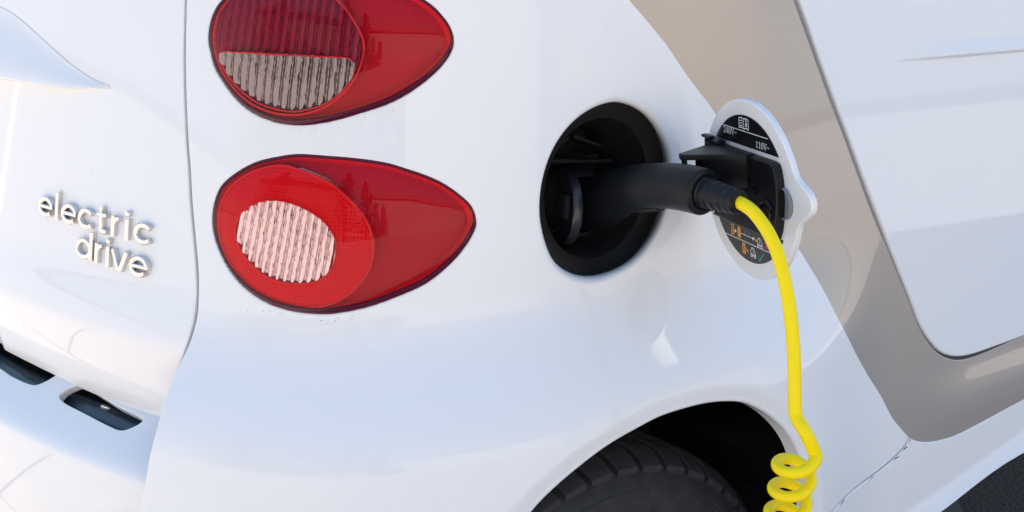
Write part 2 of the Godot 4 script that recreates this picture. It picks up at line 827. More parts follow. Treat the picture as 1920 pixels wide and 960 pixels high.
func dot_texture() -> ImageTexture:
	# one prism cell of a reflector: a bright dimple on a darker ground, repeated
	var im := Image.create(32, 32, false, Image.FORMAT_RGBA8)
	for y in 32:
		for x in 32:
			var d := Vector2(x - 15.5, y - 15.5).length() / 16.0
			var v := clampf(1.2 - d * 0.3, 0.915, 1.0)
			im.set_pixel(x, y, Color(v, v, v))
	return ImageTexture.create_from_image(im)


func make_materials() -> void:
	paint = base("white_paint", Color(0.80, 0.80, 0.80), 0.6, 0.0, 1.0)
	paint.metallic_specular = 0.2
	frame_paint = base("beige_paint", Color(0.42, 0.36, 0.305), 0.3, 0.3, 1.0)
	rubber = base("rubber", Color(0.018, 0.0155, 0.0138), 0.42)
	plastic = base("black_plastic", Color(0.006, 0.006, 0.007), 0.36)
	plastic.metallic_specular = 0.4
	port_plastic = base("port_plastic", Color(0.022, 0.022, 0.025), 0.22)
	soft_plastic = base("grip_plastic", Color(0.005, 0.0056, 0.007), 0.42)
	soft_plastic.metallic_specular = 0.38
	dark_gap = base("matt_black", Color(0.01, 0.01, 0.011), 0.8)  # plain black of the underbody and the paint chips
	gap_grey = base("gap_flange", Color(0.10, 0.115, 0.14), 0.5)
	inner_black = base("inner_black", Color(0.006, 0.006, 0.006), 0.9)
	chrome = base("satin_chrome", Color(0.66, 0.64, 0.62), 0.08, 1.0)
	var dots := dot_texture()
	red_dots = base("red_reflector", Color(0.64, 0.002, 0.007), 0.35)
	red_dots.metallic_specular = 0.15
	red_dots.albedo_texture = dots
	red_dots.uv1_scale = Vector3(290, 290, 1)
	red_deep = base("deep_red_reflector", Color(0.43, 0.0005, 0.010), 0.35)
	red_deep.metallic_specular = 0.15
	red_deep.albedo_texture = dots
	red_deep.uv1_scale = Vector3(290, 290, 1)
	red_ridge = base("bright_red_ridge", Color(0.62, 0.004, 0.008), 0.3)
	red_ridge.metallic_specular = 0.3
	red_rim = base("dark_red_rim", Color(0.075, 0.002, 0.016), 0.18)
	red_rim.metallic_specular = 0.3
	red_flute = base("red_flute", Color(0.20, 0.003, 0.02), 0.2, 0.3)
	red_flute.metallic_specular = 0.25
	flute_silver = base("silver_flute", Color(0.21, 0.17, 0.17), 0.08, 1.0)
	flute_pink = base("pink_silver_flute", Color(0.60, 0.445, 0.445), 0.10, 1.0)
	for m in [flute_pink, flute_silver]:
		m.heightmap_enabled = true
		m.heightmap_texture = noise_map(12, 0.03, 256, Color.BLACK, Color.WHITE, 3)
		m.heightmap_scale = 0.042
		m.uv1_scale = Vector3(20, 6, 1)
	lens_glass = base("lens", Color(0.9, 0.3, 0.3), 0.0)
	lens_glass.albedo_color.a = 0.0
	lens_glass.metallic_specular = 0.31
	lens_glass.transparency = BaseMaterial3D.TRANSPARENCY_ALPHA
	cable_yellow = base("yellow_sheath", Color(1.0, 0.76, 0.003), 0.38)
	cable_yellow.metallic_specular = 0.35
	white_print = base("white_print", Color(0.75, 0.76, 0.78), 0.5)
	orange_print = base("orange_print", Color(0.75, 0.33, 0.03), 0.5)
	green_print = base("green_print", Color(0.05, 0.35, 0.22), 0.5)
	red_print = base("red_print", Color(0.6, 0.06, 0.06), 0.5)
	grey_print = base("grey_print", Color(0.10, 0.105, 0.12), 0.5)
	label_black = base("label_black", Color(0.008, 0.008, 0.009), 0.16)
	tyre_rubber = base("tyre_rubber", Color(1, 1, 1), 0.62)
	tyre_rubber.metallic_specular = 0.35
	tyre_rubber.albedo_texture = noise_map(31, 0.02, 256, Color(0.155, 0.157, 0.168), Color(0.24, 0.24, 0.245), 5)
	var cracks := FastNoiseLite.new()
	cracks.seed = 77
	cracks.noise_type = FastNoiseLite.TYPE_CELLULAR
	cracks.cellular_return_type = FastNoiseLite.RETURN_DISTANCE2_SUB
	cracks.frequency = 0.035
	var ct := NoiseTexture2D.new()
	ct.width = 512
	ct.height = 512
	ct.seamless = true
	ct.noise = cracks
	var cg := Gradient.new()
	cg.offsets = PackedFloat32Array([0.0, 0.18, 1.0])
	cg.colors = PackedColorArray([Color.BLACK, Color.WHITE, Color.WHITE])
	ct.color_ramp = cg
	tyre_rubber.heightmap_enabled = true
	tyre_rubber.heightmap_texture = ct
	tyre_rubber.heightmap_scale = 0.05
	tyre_rubber.uv1_triplanar = true
	tyre_rubber.uv1_scale = Vector3(6, 6, 6)
	alloy = base("alloy", Color(0.5, 0.5, 0.5), 0.35, 0.9)
	window_glass = base("dark_window", Color(0.01, 0.012, 0.014), 0.03, 0.0)
	grime = base("grime", Color(0.30, 0.27, 0.25), 0.9)
	asphalt = base("asphalt", Color(1, 1, 1), 0.9)
	asphalt.albedo_texture = noise_map(3, 0.25, 512, Color(0.20, 0.20, 0.205), Color(0.60, 0.60, 0.60), 3)
	asphalt.uv1_triplanar = true
	asphalt.uv1_world_triplanar = true
	asphalt.uv1_scale = Vector3(1.1, 1.1, 1.1)
	slab_stone = base("slab_stone", Color(1, 1, 1), 0.85)
	slab_stone.albedo_texture = noise_map(8, 0.02, 512, Color(0.64, 0.61, 0.585), Color(0.74, 0.71, 0.685), 5)
	slab_stone.uv1_triplanar = true
	slab_stone.uv1_world_triplanar = true
	slab_stone.uv1_scale = Vector3(0.6, 0.6, 0.6)


# ---------------------------------------------------------------- ground

func build_ground() -> void:
	var b := Build.new()
	var g := 300.0
	var up := Vector3.UP
	b.quad(Vector3(-g, 0, -g), Vector3(g, 0, -g), Vector3(g, 0, g), Vector3(-g, 0, g), up, up, up, up)
	structure("ground", b, asphalt)
	# the pavement round the parking bay, seen in the paint and the lamps: slabs with open joints
	var pave := Node3D.new()
	name_under(pave, "pavement", self)
	pave.set_meta("kind", "structure")
	var one := Build.new()
	one.box(Transform3D.IDENTITY, Vector3(0.594, 0.03, 0.394), 0.004)
	var mesh := one.mesh()
	for ix in range(-4, 9):
		for iz in range(-8, 11):
			var x := ix * 0.6 + (0.3 if iz % 2 else 0.0)
			var z := iz * 0.4 + 0.2
			if x < 0.95 and z < 0.30:
				continue
			var o := put_mesh("slab", mesh, slab_stone, pave)
			o.position = Vector3(x, 0.006, z)
	var far := Build.new()
	far.quad(Vector3(-60, 0.004, -60), Vector3(60, 0.004, -60), Vector3(60, 0.004, 60), Vector3(-60, 0.004, 60), up, up, up, up)
	var bay := Build.new()
	bay.quad(Vector3(-1.3, 0.012, -4.4), Vector3(0.95, 0.012, -4.4), Vector3(0.95, 0.012, 0.3), Vector3(-1.3, 0.012, 0.3), up, up, up, up)
	structure("parking_bay", bay, asphalt)
	structure("plaza", far, slab_stone)


# ---------------------------------------------------------------- the car

var hatch_seam: PackedVector2Array
var frame_edge: PackedVector2Array
var gap_outer: PackedVector2Array
var door_edge: PackedVector2Array
var port_hole: PackedVector2Array
var arch_poly: PackedVector2Array
var lower_lamp: PackedVector2Array
var upper_lamp: PackedVector2Array


func make_outlines() -> void:
	hatch_seam = spline(pairs([0.418, 1.30, 0.432, 1.12, 0.437, 1.043, 0.437, 1.024, 0.439, 0.973, 0.442, 0.938, 0.447, 0.896, 0.452, 0.865, 0.456, 0.834, 0.463, 0.794, 0.467, 0.767, 0.468, 0.748, 0.468, 0.729, 0.467, 0.713, 0.465, 0.698, 0.460, 0.677, 0.458, 0.657, 0.458, 0.633, 0.457, 0.614, 0.454, 0.593, 0.451, 0.572, 0.443, 0.541, 0.432, 0.50, 0.42, 0.44]), false)
	frame_edge = spline(pairs([0.64, 1.30, 0.78, 1.165, 0.856, 1.083, 0.879, 1.054, 0.895, 1.034, 0.914, 1.015, 0.939, 0.989, 0.959, 0.964, 0.977, 0.944, 0.995, 0.924, 1.038, 0.868, 1.081, 0.812, 1.103, 0.782, 1.116, 0.763, 1.133, 0.735, 1.153, 0.699, 1.180, 0.661, 1.211, 0.625, 1.238, 0.595, 1.260, 0.565, 1.276, 0.549, 1.291, 0.536, 1.306, 0.528, 1.327, 0.522, 1.352, 0.519, 1.386, 0.519, 1.437, 0.526, 1.515, 0.539, 1.605, 0.549, 1.75, 0.556, 2.0, 0.556, 2.95, 0.55]), false)
	gap_outer = spline(pairs([0.95, 1.30, 1.04, 1.155, 1.077, 1.084, 1.104, 1.033, 1.116, 1.008, 1.134, 0.973, 1.157, 0.928, 1.181, 0.884, 1.203, 0.842, 1.227, 0.797, 1.257, 0.747, 1.286, 0.698, 1.301, 0.670, 1.318, 0.646, 1.338, 0.627, 1.362, 0.614, 1.388, 0.608, 1.422, 0.608, 1.466, 0.612, 1.510, 0.616, 1.601, 0.622, 1.75, 0.628, 2.0, 0.63, 2.95, 0.63]), false)
	door_edge = spline(pairs([0.962, 1.30, 1.050, 1.155, 1.087, 1.084, 1.113, 1.035, 1.125, 1.012, 1.145, 0.970, 1.168, 0.926, 1.193, 0.880, 1.215, 0.838, 1.236, 0.799, 1.266, 0.745, 1.293, 0.698, 1.310, 0.667, 1.330, 0.643, 1.349, 0.628, 1.374, 0.619, 1.405, 0.616, 1.457, 0.618, 1.510, 0.621, 1.601, 0.628, 1.75, 0.634, 2.0, 0.636, 2.95, 0.636]), false)
	port_hole = spline(pairs([0.879, 0.945, 0.907, 0.938, 0.927, 0.923, 0.940, 0.903, 0.947, 0.882, 0.946, 0.853, 0.938, 0.826, 0.924, 0.803, 0.905, 0.785, 0.881, 0.773, 0.854, 0.767, 0.830, 0.771, 0.810, 0.785, 0.799, 0.809, 0.794, 0.839, 0.797, 0.869, 0.807, 0.897, 0.824, 0.920, 0.848, 0.937]), true)
	lower_lamp = spline(pairs([0.568, 0.892, 0.595, 0.892, 0.624, 0.891, 0.652, 0.888, 0.671, 0.883, 0.690, 0.877, 0.706, 0.870, 0.721, 0.860, 0.733, 0.849, 0.738, 0.836, 0.737, 0.825, 0.727, 0.808, 0.712, 0.791, 0.691, 0.774, 0.664, 0.761, 0.636, 0.750, 0.608, 0.743, 0.588, 0.741, 0.565, 0.742, 0.541, 0.747, 0.518, 0.758, 0.500, 0.773, 0.487, 0.791, 0.479, 0.809, 0.477, 0.824, 0.479, 0.839, 0.486, 0.855, 0.502, 0.869, 0.523, 0.881, 0.546, 0.888]), true)
	upper_lamp = spline(pairs([0.463, 0.991, 0.467, 0.976, 0.473, 0.962, 0.485, 0.948, 0.499, 0.935, 0.517, 0.924, 0.540, 0.917, 0.562, 0.915, 0.583, 0.917, 0.605, 0.922, 0.630, 0.930, 0.655, 0.939, 0.675, 0.950, 0.694, 0.964, 0.707, 0.977, 0.715, 0.990, 0.716, 1.001, 0.712, 1.012, 0.703, 1.023, 0.691, 1.033, 0.668, 1.044, 0.639, 1.052, 0.605, 1.057, 0.573, 1.058, 0.540, 1.055, 0.511, 1.048, 0.489, 1.036, 0.474, 1.023, 0.466, 1.009]), true)
	arch_line = spline(pairs([0.735, 0.42, 0.750, 0.52, 0.760, 0.547, 0.776, 0.573, 0.796, 0.594, 0.819, 0.612, 0.843, 0.627, 0.871, 0.639, 0.899, 0.648, 0.929, 0.652, 0.954, 0.653, 0.977, 0.651, 0.999, 0.646, 1.019, 0.636, 1.038, 0.623, 1.056, 0.607, 1.071, 0.589, 1.083, 0.568, 1.096, 0.539, 1.107, 0.503, 1.112, 0.42]), false)
	arch_poly = joined([arch_line, PackedVector2Array([Vector2(1.112, 0.30), Vector2(0.735, 0.30)])])


func build_car() -> void:
	make_outlines()
	car = thing("electric_car", "small white electric car with beige side frame, plugged in beside its two red tail lights", "car")
	build_quarter()
	build_hatch()
	build_bumper()
	build_side()
	build_shell()
	build_wheel()
	make_lamp("tail_light", lower_lamp, Vector2(0.575, 0.815), true)
	make_lamp("tail_light", upper_lamp, Vector2(0.562, 0.985), false)
	build_port()
	build_flap()
	build_badge()


func build_quarter() -> void:
	var b := Build.new()
	var seam_low := spline(pairs([1.291, 0.535, 1.284, 0.528, 1.260, 0.515, 1.232, 0.507, 1.175, 0.499, 1.141, 0.491, 1.10, 0.47]), false)
	var sub := PackedVector2Array()
	for p in frame_edge:
		if p.x < 1.2915:
			sub.append(p)
	var poly := joined([hatch_seam, dense(Vector2(0.43, 0.43), Vector2(1.06, 0.43)), back(seam_low), back(sub), dense(Vector2(0.63, 1.30), Vector2(0.43, 1.30))])
	var xs := steps_of(0.405, 1.305, 0.004)
	var ys := steps_of(0.42, 1.10, 0.004)
	ys.append_array(steps_of(1.12, 1.30, 0.02))
	var holes := [arch_poly, lower_lamp, upper_lamp, port_hole]
	panel(b, QUARTER, xs, ys, [poly], holes)
	lip(b, QUARTER, poly, false, 0.0012, 0.012, [arch_poly])
	lip(b, QUARTER, lower_lamp, true, 0.0022, 0.02)
	lip(b, QUARTER, upper_lamp, true, 0.0022, 0.02)
	lip(b, QUARTER, arch_poly, true, 0.004, 0.018, [], [poly])
	# the dish from the skin down to the charge port's rubber ring
	var n := port_hole.size()
	var ring := port_frame()
	var rows := []
	for i in n:
		var p := port_hole[i]
		var t := (port_hole[(i + 1) % n] - port_hole[(i + n - 1) % n]).normalized()
		var side := Vector2(t.y, -t.x)
		if Geometry2D.is_point_in_polygon(p + side * 0.003, port_hole) == false:
			side = -side
		var o := place(p.x, p.y, MAIN)
		var nn := facing(p.x, p.y, MAIN)
		var w := place(p.x + side.x * 0.001, p.y + side.y * 0.001, MAIN) - o
		w = (w - nn * w.dot(nn)).normalized()
		var q := ring.affine_inverse() * o
		var flat := Vector2(q.x, q.y).normalized() * 0.0887
		var goal := ring * Vector3(flat.x, flat.y, -0.003)
		var deep := o.distance_to(goal)
		var r := minf(0.004 + deep * 0.12, 0.008)
		var row := []
		var steep := (goal - o).normalized()
		for k in 8:
			var g := k / 7.0
			var c1 := o + w * r * 1.1
			var c := o * (1 - g) * (1 - g) + c1 * 2.0 * g * (1 - g) + (c1 + (goal - c1) * 0.5) * g * g
			var d := ((c1 - o) * (1 - g) + (goal - c1) * 0.5 * g).normalized()
			row.append([c, d])
		row.append([goal, steep])
		rows.append(row)
	for i in n:
		var j := (i + 1) % n
		for k in 8:
			var ca: Vector3 = rows[i][k][0]
			var cb: Vector3 = rows[j][k][0]
			var na := side_normal(rows, i, k, ring)
			var nb := side_normal(rows, j, k, ring)
			var nc := side_normal(rows, j, k + 1, ring)
			var nd := side_normal(rows, i, k + 1, ring)
			b.quad(ca, cb, rows[j][k + 1][0], rows[i][k + 1][0], na, nb, nc, nd)
	var quarter := put("rear_quarter_panel", b, paint, car)
	dirt(quarter, QUARTER, lower_lamp, Vector2(0.585, 0.74), Vector2(0.05, 0.003), 22, 4)
	dirt(quarter, QUARTER, upper_lamp, Vector2(0.60, 0.915), Vector2(0.06, 0.003), 14, 5)
	dirt(quarter, QUARTER, PackedVector2Array(), Vector2(0.85, 0.75), Vector2(0.40, 0.30), 40, 6)
	# inner wheel arch
	var w := Build.new()
	w.box(Transform3D(Basis(), Vector3(0.40, 0.52, -0.47)), Vector3(0.02, 0.50, 0.74), 0.0)
	w.box(Transform3D(Basis(), Vector3(0.50, 0.70, -0.52)), Vector3(0.22, 0.02, 0.62), 0.0)
	w.box(Transform3D(Basis(), Vector3(0.54, 0.50, -0.83)), Vector3(0.28, 0.46, 0.02), 0.0)
	w.box(Transform3D(Basis(), Vector3(0.47, 0.50, -0.20)), Vector3(0.16, 0.40, 0.02), 0.0)
	put("wheel_arch_liner", w, inner_black, car)


func dirt(parent: Node3D, kind: int, clear: PackedVector2Array, mid: Vector2, reach: Vector2, count: int, seed_: int) -> void:
	# specks of road grime lying on the paint
	var rng := RandomNumberGenerator.new()
	rng.seed = seed_
	var b := Build.new()
	for i in count:
		var q := mid + Vector2(rng.randf_range(-1, 1), rng.randf_range(-1, 1)) * reach
		if clear.size() > 0:
			# just under the lamp's lower edge
			var best := Vector2(q.x, 9.0)
			for p in clear:
				if absf(p.x - q.x) < 0.004 and p.y < best.y:
					best = p
			q.y = best.y - 0.002 - absf(rng.randfn(0.0, 0.0022))
		if q.y > 2.0 or Geometry2D.is_point_in_polygon(q, arch_poly) or Geometry2D.is_point_in_polygon(q, port_hole) or Geometry2D.is_point_in_polygon(q, lower_lamp) or Geometry2D.is_point_in_polygon(q, upper_lamp):
			continue
		var r := rng.randf_range(0.0002, 0.0006)
		var nn := facing(q.x, q.y, kind)
		var c := place(q.x, q.y, kind) + nn * 0.00015
		var t := nn.cross(Vector3.UP).normalized()
		var u := t.cross(nn)
		for k in 5:
			var g0 := TAU * k / 5.0
			var g1 := TAU * (k + 1) / 5.0
			b.tri(c, c + (t * cos(g0) + u * sin(g0)) * r, c + (t * cos(g1) + u * sin(g1)) * r, nn, nn, nn)
	var o := put("dirt", b, grime, parent)
	o.set_meta("kind", "stuff")


func side_normal(rows: Array, i: int, k: int, ring: Transform3D) -> Vector3:
	var n := rows.size()
	var along: Vector3 = rows[(i + 1) % n][k][0] - rows[(i + n - 1) % n][k][0]
	var down: Vector3 = rows[i][k][1]
	var g := along.cross(down).normalized()
	var c: Vector3 = ring.origin + ring.basis.z * 0.05
	if g.dot(c - rows[i][k][0]) < 0.0:
		g = -g
	return g


func build_hatch() -> void:
	var right := spline(pairs([0.412, 1.30, 0.426, 1.12, 0.431, 1.024, 0.433, 0.972, 0.436, 0.938, 0.441, 0.895, 0.446, 0.864, 0.450, 0.833, 0.457, 0.794, 0.461, 0.767, 0.463, 0.748, 0.463, 0.729, 0.461, 0.711, 0.455, 0.690, 0.441, 0.667, 0.420, 0.636, 0.404, 0.612, 0.399, 0.603]), false)
	var bottom := spline(pairs([0.396, 0.598, 0.336, 0.602, 0.271, 0.604, 0.219, 0.607, 0.160, 0.609, 0.094, 0.610, 0.0, 0.611, -0.2, 0.611, -0.396, 0.598]), false)
	var left := PackedVector2Array()
	for p in right:
		left.append(Vector2(-p.x, p.y))
	var poly := joined([right, bottom, back(left), dense(Vector2(-0.40, 1.30), Vector2(0.40, 1.30))])
	var b := Build.new()
	var xs := steps_of(-0.475, 0.05, 0.035)
	xs.append_array(steps_of(0.055, 0.475, 0.005))
	var ys := steps_of(0.59, 1.10, 0.005)
	ys.append_array(steps_of(1.12, 1.30, 0.02))
	panel(b, HATCH, xs, ys, [poly], [])
	lip(b, HATCH, poly, false, 0.0015, 0.018)
	var hatch := put("tailgate", b, paint, car)
	dirt(hatch, HATCH, PackedVector2Array(), Vector2(0.28, 0.76), Vector2(0.15, 0.14), 34, 7)
	# handle ledge over the number plate well
	var l := Build.new()
	var sx := steps_of(-0.33, 0.331, 0.006)
	for i in sx.size() - 1:
		for k in 14:
			var q := []
			for c in [[0, 0], [1, 0], [1, 1], [0, 1]]:
				var s: float = sx[i + c[0]]
				var a := absf(s)
				var yl := 0.9265 + 0.004 * ramp(0.26, 0.33, a)
				var yt := 0.995 - 0.0625 * ramp(0.10, 0.345, a)
				var y := lerpf(yl, yt, (k + c[1]) / 14.0)
				var p := place(a, y, LEDGE)
				var nn := facing(a, clampf(y, yl + 0.0011, yt - 0.0011), LEDGE)
				if s < 0.0:
					p.x = -p.x
					nn.x = -nn.x
				q.append([p, nn])
			l.quad(q[0][0], q[1][0], q[2][0], q[3][0], q[0][1], q[1][1], q[2][1], q[3][1])
		# underside with a small rounded edge
		var under := []
		for c in [0, 1]:
			var s: float = sx[i + c]
			var a := absf(s)
			var yl := 0.9265 + 0.004 * ramp(0.26, 0.33, a)
			var p := place(a, yl, LEDGE)
			var o := place(a, yl - 0.0005 - 0.0035 * clampf((0.331 - a) / 0.1, 0.0, 1.0), HATCH)
			var mid := p + (Vector3(0, -0.004, 0) + (o - p) * 0.12) * pow(clampf((0.331 - a) / 0.22, 0.0, 1.0), 0.85)
			if s < 0.0:
				p.x = -p.x
				o.x = -o.x
				mid.x = -mid.x
			under.append([p, mid, o])
		var dn := Vector3(0, -1, 0.1).normalized()
		var outn := facing(absf(sx[i]), 0.9287, LEDGE)
		if sx[i] < 0.0:
			outn.x = -outn.x
		l.quad(under[0][0], under[1][0], under[1][1], under[0][1], outn, outn, dn, dn)
		l.quad(under[0][1], under[1][1], under[1][2], under[0][2], dn, dn, dn, dn)
	put("handle_ledge", l, paint, hatch)
	# the weatherstrip behind the seam
	var g := Build.new()
	var strip := joined([hatch_seam])
	for i in strip.size() - 1:
		if strip[i].y < 0.685:
			continue
		var q := []
		for c in [[0, -0.05], [1, -0.05], [1, 0.012], [0, 0.012]]:
			var p := strip[i + c[0]]
			q.append(place(p.x + c[1], p.y, HATCH) - facing(p.x, p.y, HATCH) * 0.011)
		var nn := facing(strip[i].x, strip[i].y, MAIN)
		g.quad(q[0], q[1], q[2], q[3], nn, nn, nn, nn)
	put("tailgate_seal", g, gap_grey, car)


func build_bumper() -> void:
	var b := Build.new()
	var poly := joined([dense(Vector2(0.472, 0.68), Vector2(0.45, 0.36)), dense(Vector2(0.43, 0.36), Vector2(-0.45, 0.36)), dense(Vector2(-0.45, 0.38), Vector2(-0.472, 0.68)), dense(Vector2(-0.45, 0.68), Vector2(0.45, 0.68))])
	var v2 := spline(pairs([0.262, 0.607, 0.248, 0.603, 0.241, 0.597, 0.243, 0.592, 0.258, 0.5895, 0.300, 0.588, 0.340, 0.5863, 0.360, 0.5862, 0.371, 0.590, 0.379, 0.597, 0.370, 0.600, 0.331, 0.602, 0.300, 0.6045]), true)
	var v1 := spline(pairs([0.214, 0.611, 0.211, 0.603, 0.200, 0.5945, 0.186, 0.5915, 0.15, 0.591, 0.122, 0.592, 0.07, 0.594, 0.05, 0.600, 0.05, 0.612, 0.1, 0.613, 0.17, 0.612]), true)
	var vents := [v2, v1]
	var xs := steps_of(-0.475, 0.0, 0.05)
	xs.append_array(steps_of(0.005, 0.475, 0.005))
	panel(b, BUMPER, xs, steps_of(0.36, 0.68, 0.004), [poly], vents)
	for v in vents:
		lip(b, BUMPER, v, true, 0.0016, 0.009)
	var bumper := put("rear_bumper", b, paint, car)
	# dark hollow behind the vents with the cross beam seen through them
	var h := Build.new()
	h.quad(Vector3(-0.5, 0.70, -0.13), Vector3(0.43, 0.70, -0.17), Vector3(0.43, 0.50, -0.17), Vector3(-0.5, 0.50, -0.13), Vector3.BACK, Vector3.BACK, Vector3.BACK, Vector3.BACK)
	h.quad(Vector3(-0.5, 0.52, -0.13), Vector3(0.43, 0.52, -0.17), Vector3(0.43, 0.52, -0.04), Vector3(-0.5, 0.52, 0.0), Vector3.UP, Vector3.UP, Vector3.UP, Vector3.UP)
	h.quad(Vector3(-0.5, 0.66, -0.13), Vector3(0.40, 0.66, -0.17), Vector3(0.40, 0.66, -0.12), Vector3(-0.5, 0.66, -0.08), Vector3.DOWN, Vector3.DOWN, Vector3.DOWN, Vector3.DOWN)
	put("vent_hollow", h, inner_black, bumper)
	var r := Build.new()
	var path := []
	for s in [-0.05, 0.1, 0.2, 0.3, 0.4, 0.44]:
		path.append(place(s, 0.574, BUMPER) + facing(s, 0.8, MAIN) * -0.052)
	r.tube(spline3(path, 4), filled(21, 0.019), 16)
	put("cross_beam", r, base("steel_blue_beam", Color(0.045, 0.07, 0.095), 0.25, 0.2), bumper)


func filled(n: int, v: float) -> PackedFloat64Array:
	var o := PackedFloat64Array()
	o.resize(n)
	o.fill(v)
	return o


func build_side() -> void:
	# beige safety frame
	var b := Build.new()
	var poly := joined([frame_edge, dense(Vector2(2.95, 0.56), Vector2(2.95, 0.62), 0.02), back(gap_outer), dense(Vector2(0.94, 1.30), Vector2(0.65, 1.30))])
	var xs := steps_of(0.63, 1.62, 0.006)
	xs.append_array(steps_of(1.68, 2.95, 0.06))
	var ys := steps_of(0.49, 1.10, 0.006)
	ys.append_array(steps_of(1.12, 1.30, 0.02))
	panel(b, FRAME, xs, ys, [poly], [])
	lip(b, FRAME, poly, false, 0.0016, 0.012)
	put("safety_frame", b, frame_paint, car)
	var g := Build.new()
	for i in gap_outer.size() - 1:
		var q := []
		for c in [0, 1]:
			var p := gap_outer[i + c]
			var d := door_edge[mini(i + c, door_edge.size() - 1)]
			var nn := facing(p.x, p.y, MAIN)
			var w := (d - p).normalized() * 0.01
			q.append(place(p.x - w.x, p.y - w.y, MAIN) - nn * 0.010)
			q.append(place(d.x + w.x, d.y + w.y, MAIN) - nn * 0.010)
		var nn2 := facing(gap_outer[i].x, gap_outer[i].y, MAIN)
		g.quad(q[0], q[1], q[3], q[2], nn2, nn2, nn2, nn2)
	put("door_seal", g, gap_grey, car)
	# door
	var d := Build.new()
	var dpoly := joined([door_edge, dense(Vector2(2.95, 0.65), Vector2(2.95, 1.30)), dense(Vector2(2.93, 1.30), Vector2(0.98, 1.30))])
	var dx := steps_of(0.95, 1.62, 0.007)
	dx.append_array(steps_of(1.68, 2.95, 0.06))
	var dy := steps_of(0.60, 0.95, 0.007)
	dy.append_array(steps_of(0.9535, 0.984, 0.0011))
	dy.append_array(steps_of(0.99, 1.10, 0.01))
	dy.append_array(steps_of(1.12, 1.30, 0.02))
	panel(d, DOOR, dx, dy, [dpoly], [])
	lip(d, DOOR, dpoly, false, 0.0028, 0.014)
	var door := put("door", d, paint, car)
	dirt(door, DOOR, PackedVector2Array(), Vector2(1.47, 0.73), Vector2(0.12, 0.10), 26, 8)
	# sill
	var s := Build.new()
	var low := PackedVector2Array()
	for p in frame_edge:
		if p.x > 1.2925:
			low.append(p + Vector2(0, -0.0010))
	var seam := spline(pairs([1.2935, 0.5320, 1.287, 0.5240, 1.2635, 0.5112, 1.235, 0.5030, 1.178, 0.4950, 1.144, 0.4866, 1.103, 0.4657]), false)
	var bottom := spline(pairs([2.95, 0.50, 1.9, 0.50, 1.7, 0.496, 1.505, 0.4735, 1.353, 0.434, 1.25, 0.405, 1.16, 0.385, 1.09, 0.38]), false)
	var spoly := joined([back(seam), low, dense(Vector2(2.95, 0.54), Vector2(2.95, 0.51)), bottom])
	var sx := steps_of(1.08, 1.62, 0.006)
	sx.append_array(steps_of(1.68, 2.95, 0.06))
	panel(s, SILL, sx, steps_of(0.37, 0.57, 0.005), [spoly], [])
	lip(s, SILL, spoly, false, 0.0015, 0.03)
	var sill := put("sill", s, paint, car)
	var pad := Build.new()
	pad.box(Transform3D(Basis(Vector3.UP, 0.02), Vector3(0.70, 0.365, -0.90)), Vector3(0.10, 0.12, 0.16), 0.03)
	put("jacking_pad", pad, rubber, car)
	var rng := RandomNumberGenerator.new()
	rng.seed = 21
	for k in 5:
		var q := seam[int(lerpf(5.0, 34.0, k / 4.0 + rng.randf_range(-0.05, 0.05)))]
		var chip := Build.new()
		var tang := (seam[18] - seam[10]).normalized()
		var long := rng.randf_range(0.002, 0.006)
		var tall := rng.randf_range(0.0004, 0.0011)
		var ring := []
		for c in 7:
			var around_ := TAU * c / 7.0
			var off_ := Vector2(cos(around_) * long, sin(around_) * tall * rng.randf_range(0.5, 1.3))
			var o := q + tang * off_.x + Vector2(-tang.y, tang.x) * off_.y + Vector2(0, 0.0003)
			ring.append(place(o.x, o.y, SILL) + facing(o.x, o.y, SILL) * 0.0002)
		var nn := facing(q.x, q.y, SILL)
		for c in range(1, 6):
			chip.tri(ring[0], ring[c], ring[c + 1], nn, nn, nn)
		put("paint_chip", chip, dark_gap, sill)


func mirrored(b: Build) -> Build:
	var o := Build.new()
	for i in range(0, b.v.size(), 3):
		var p := []
		for k in 3:
			p.append([b.v[i + k] * Vector3(-1, 1, 1), b.n[i + k] * Vector3(-1, 1, 1)])
		o.tri(p[0][0], p[1][0], p[2][0], p[0][1], p[1][1], p[2][1])
	return o


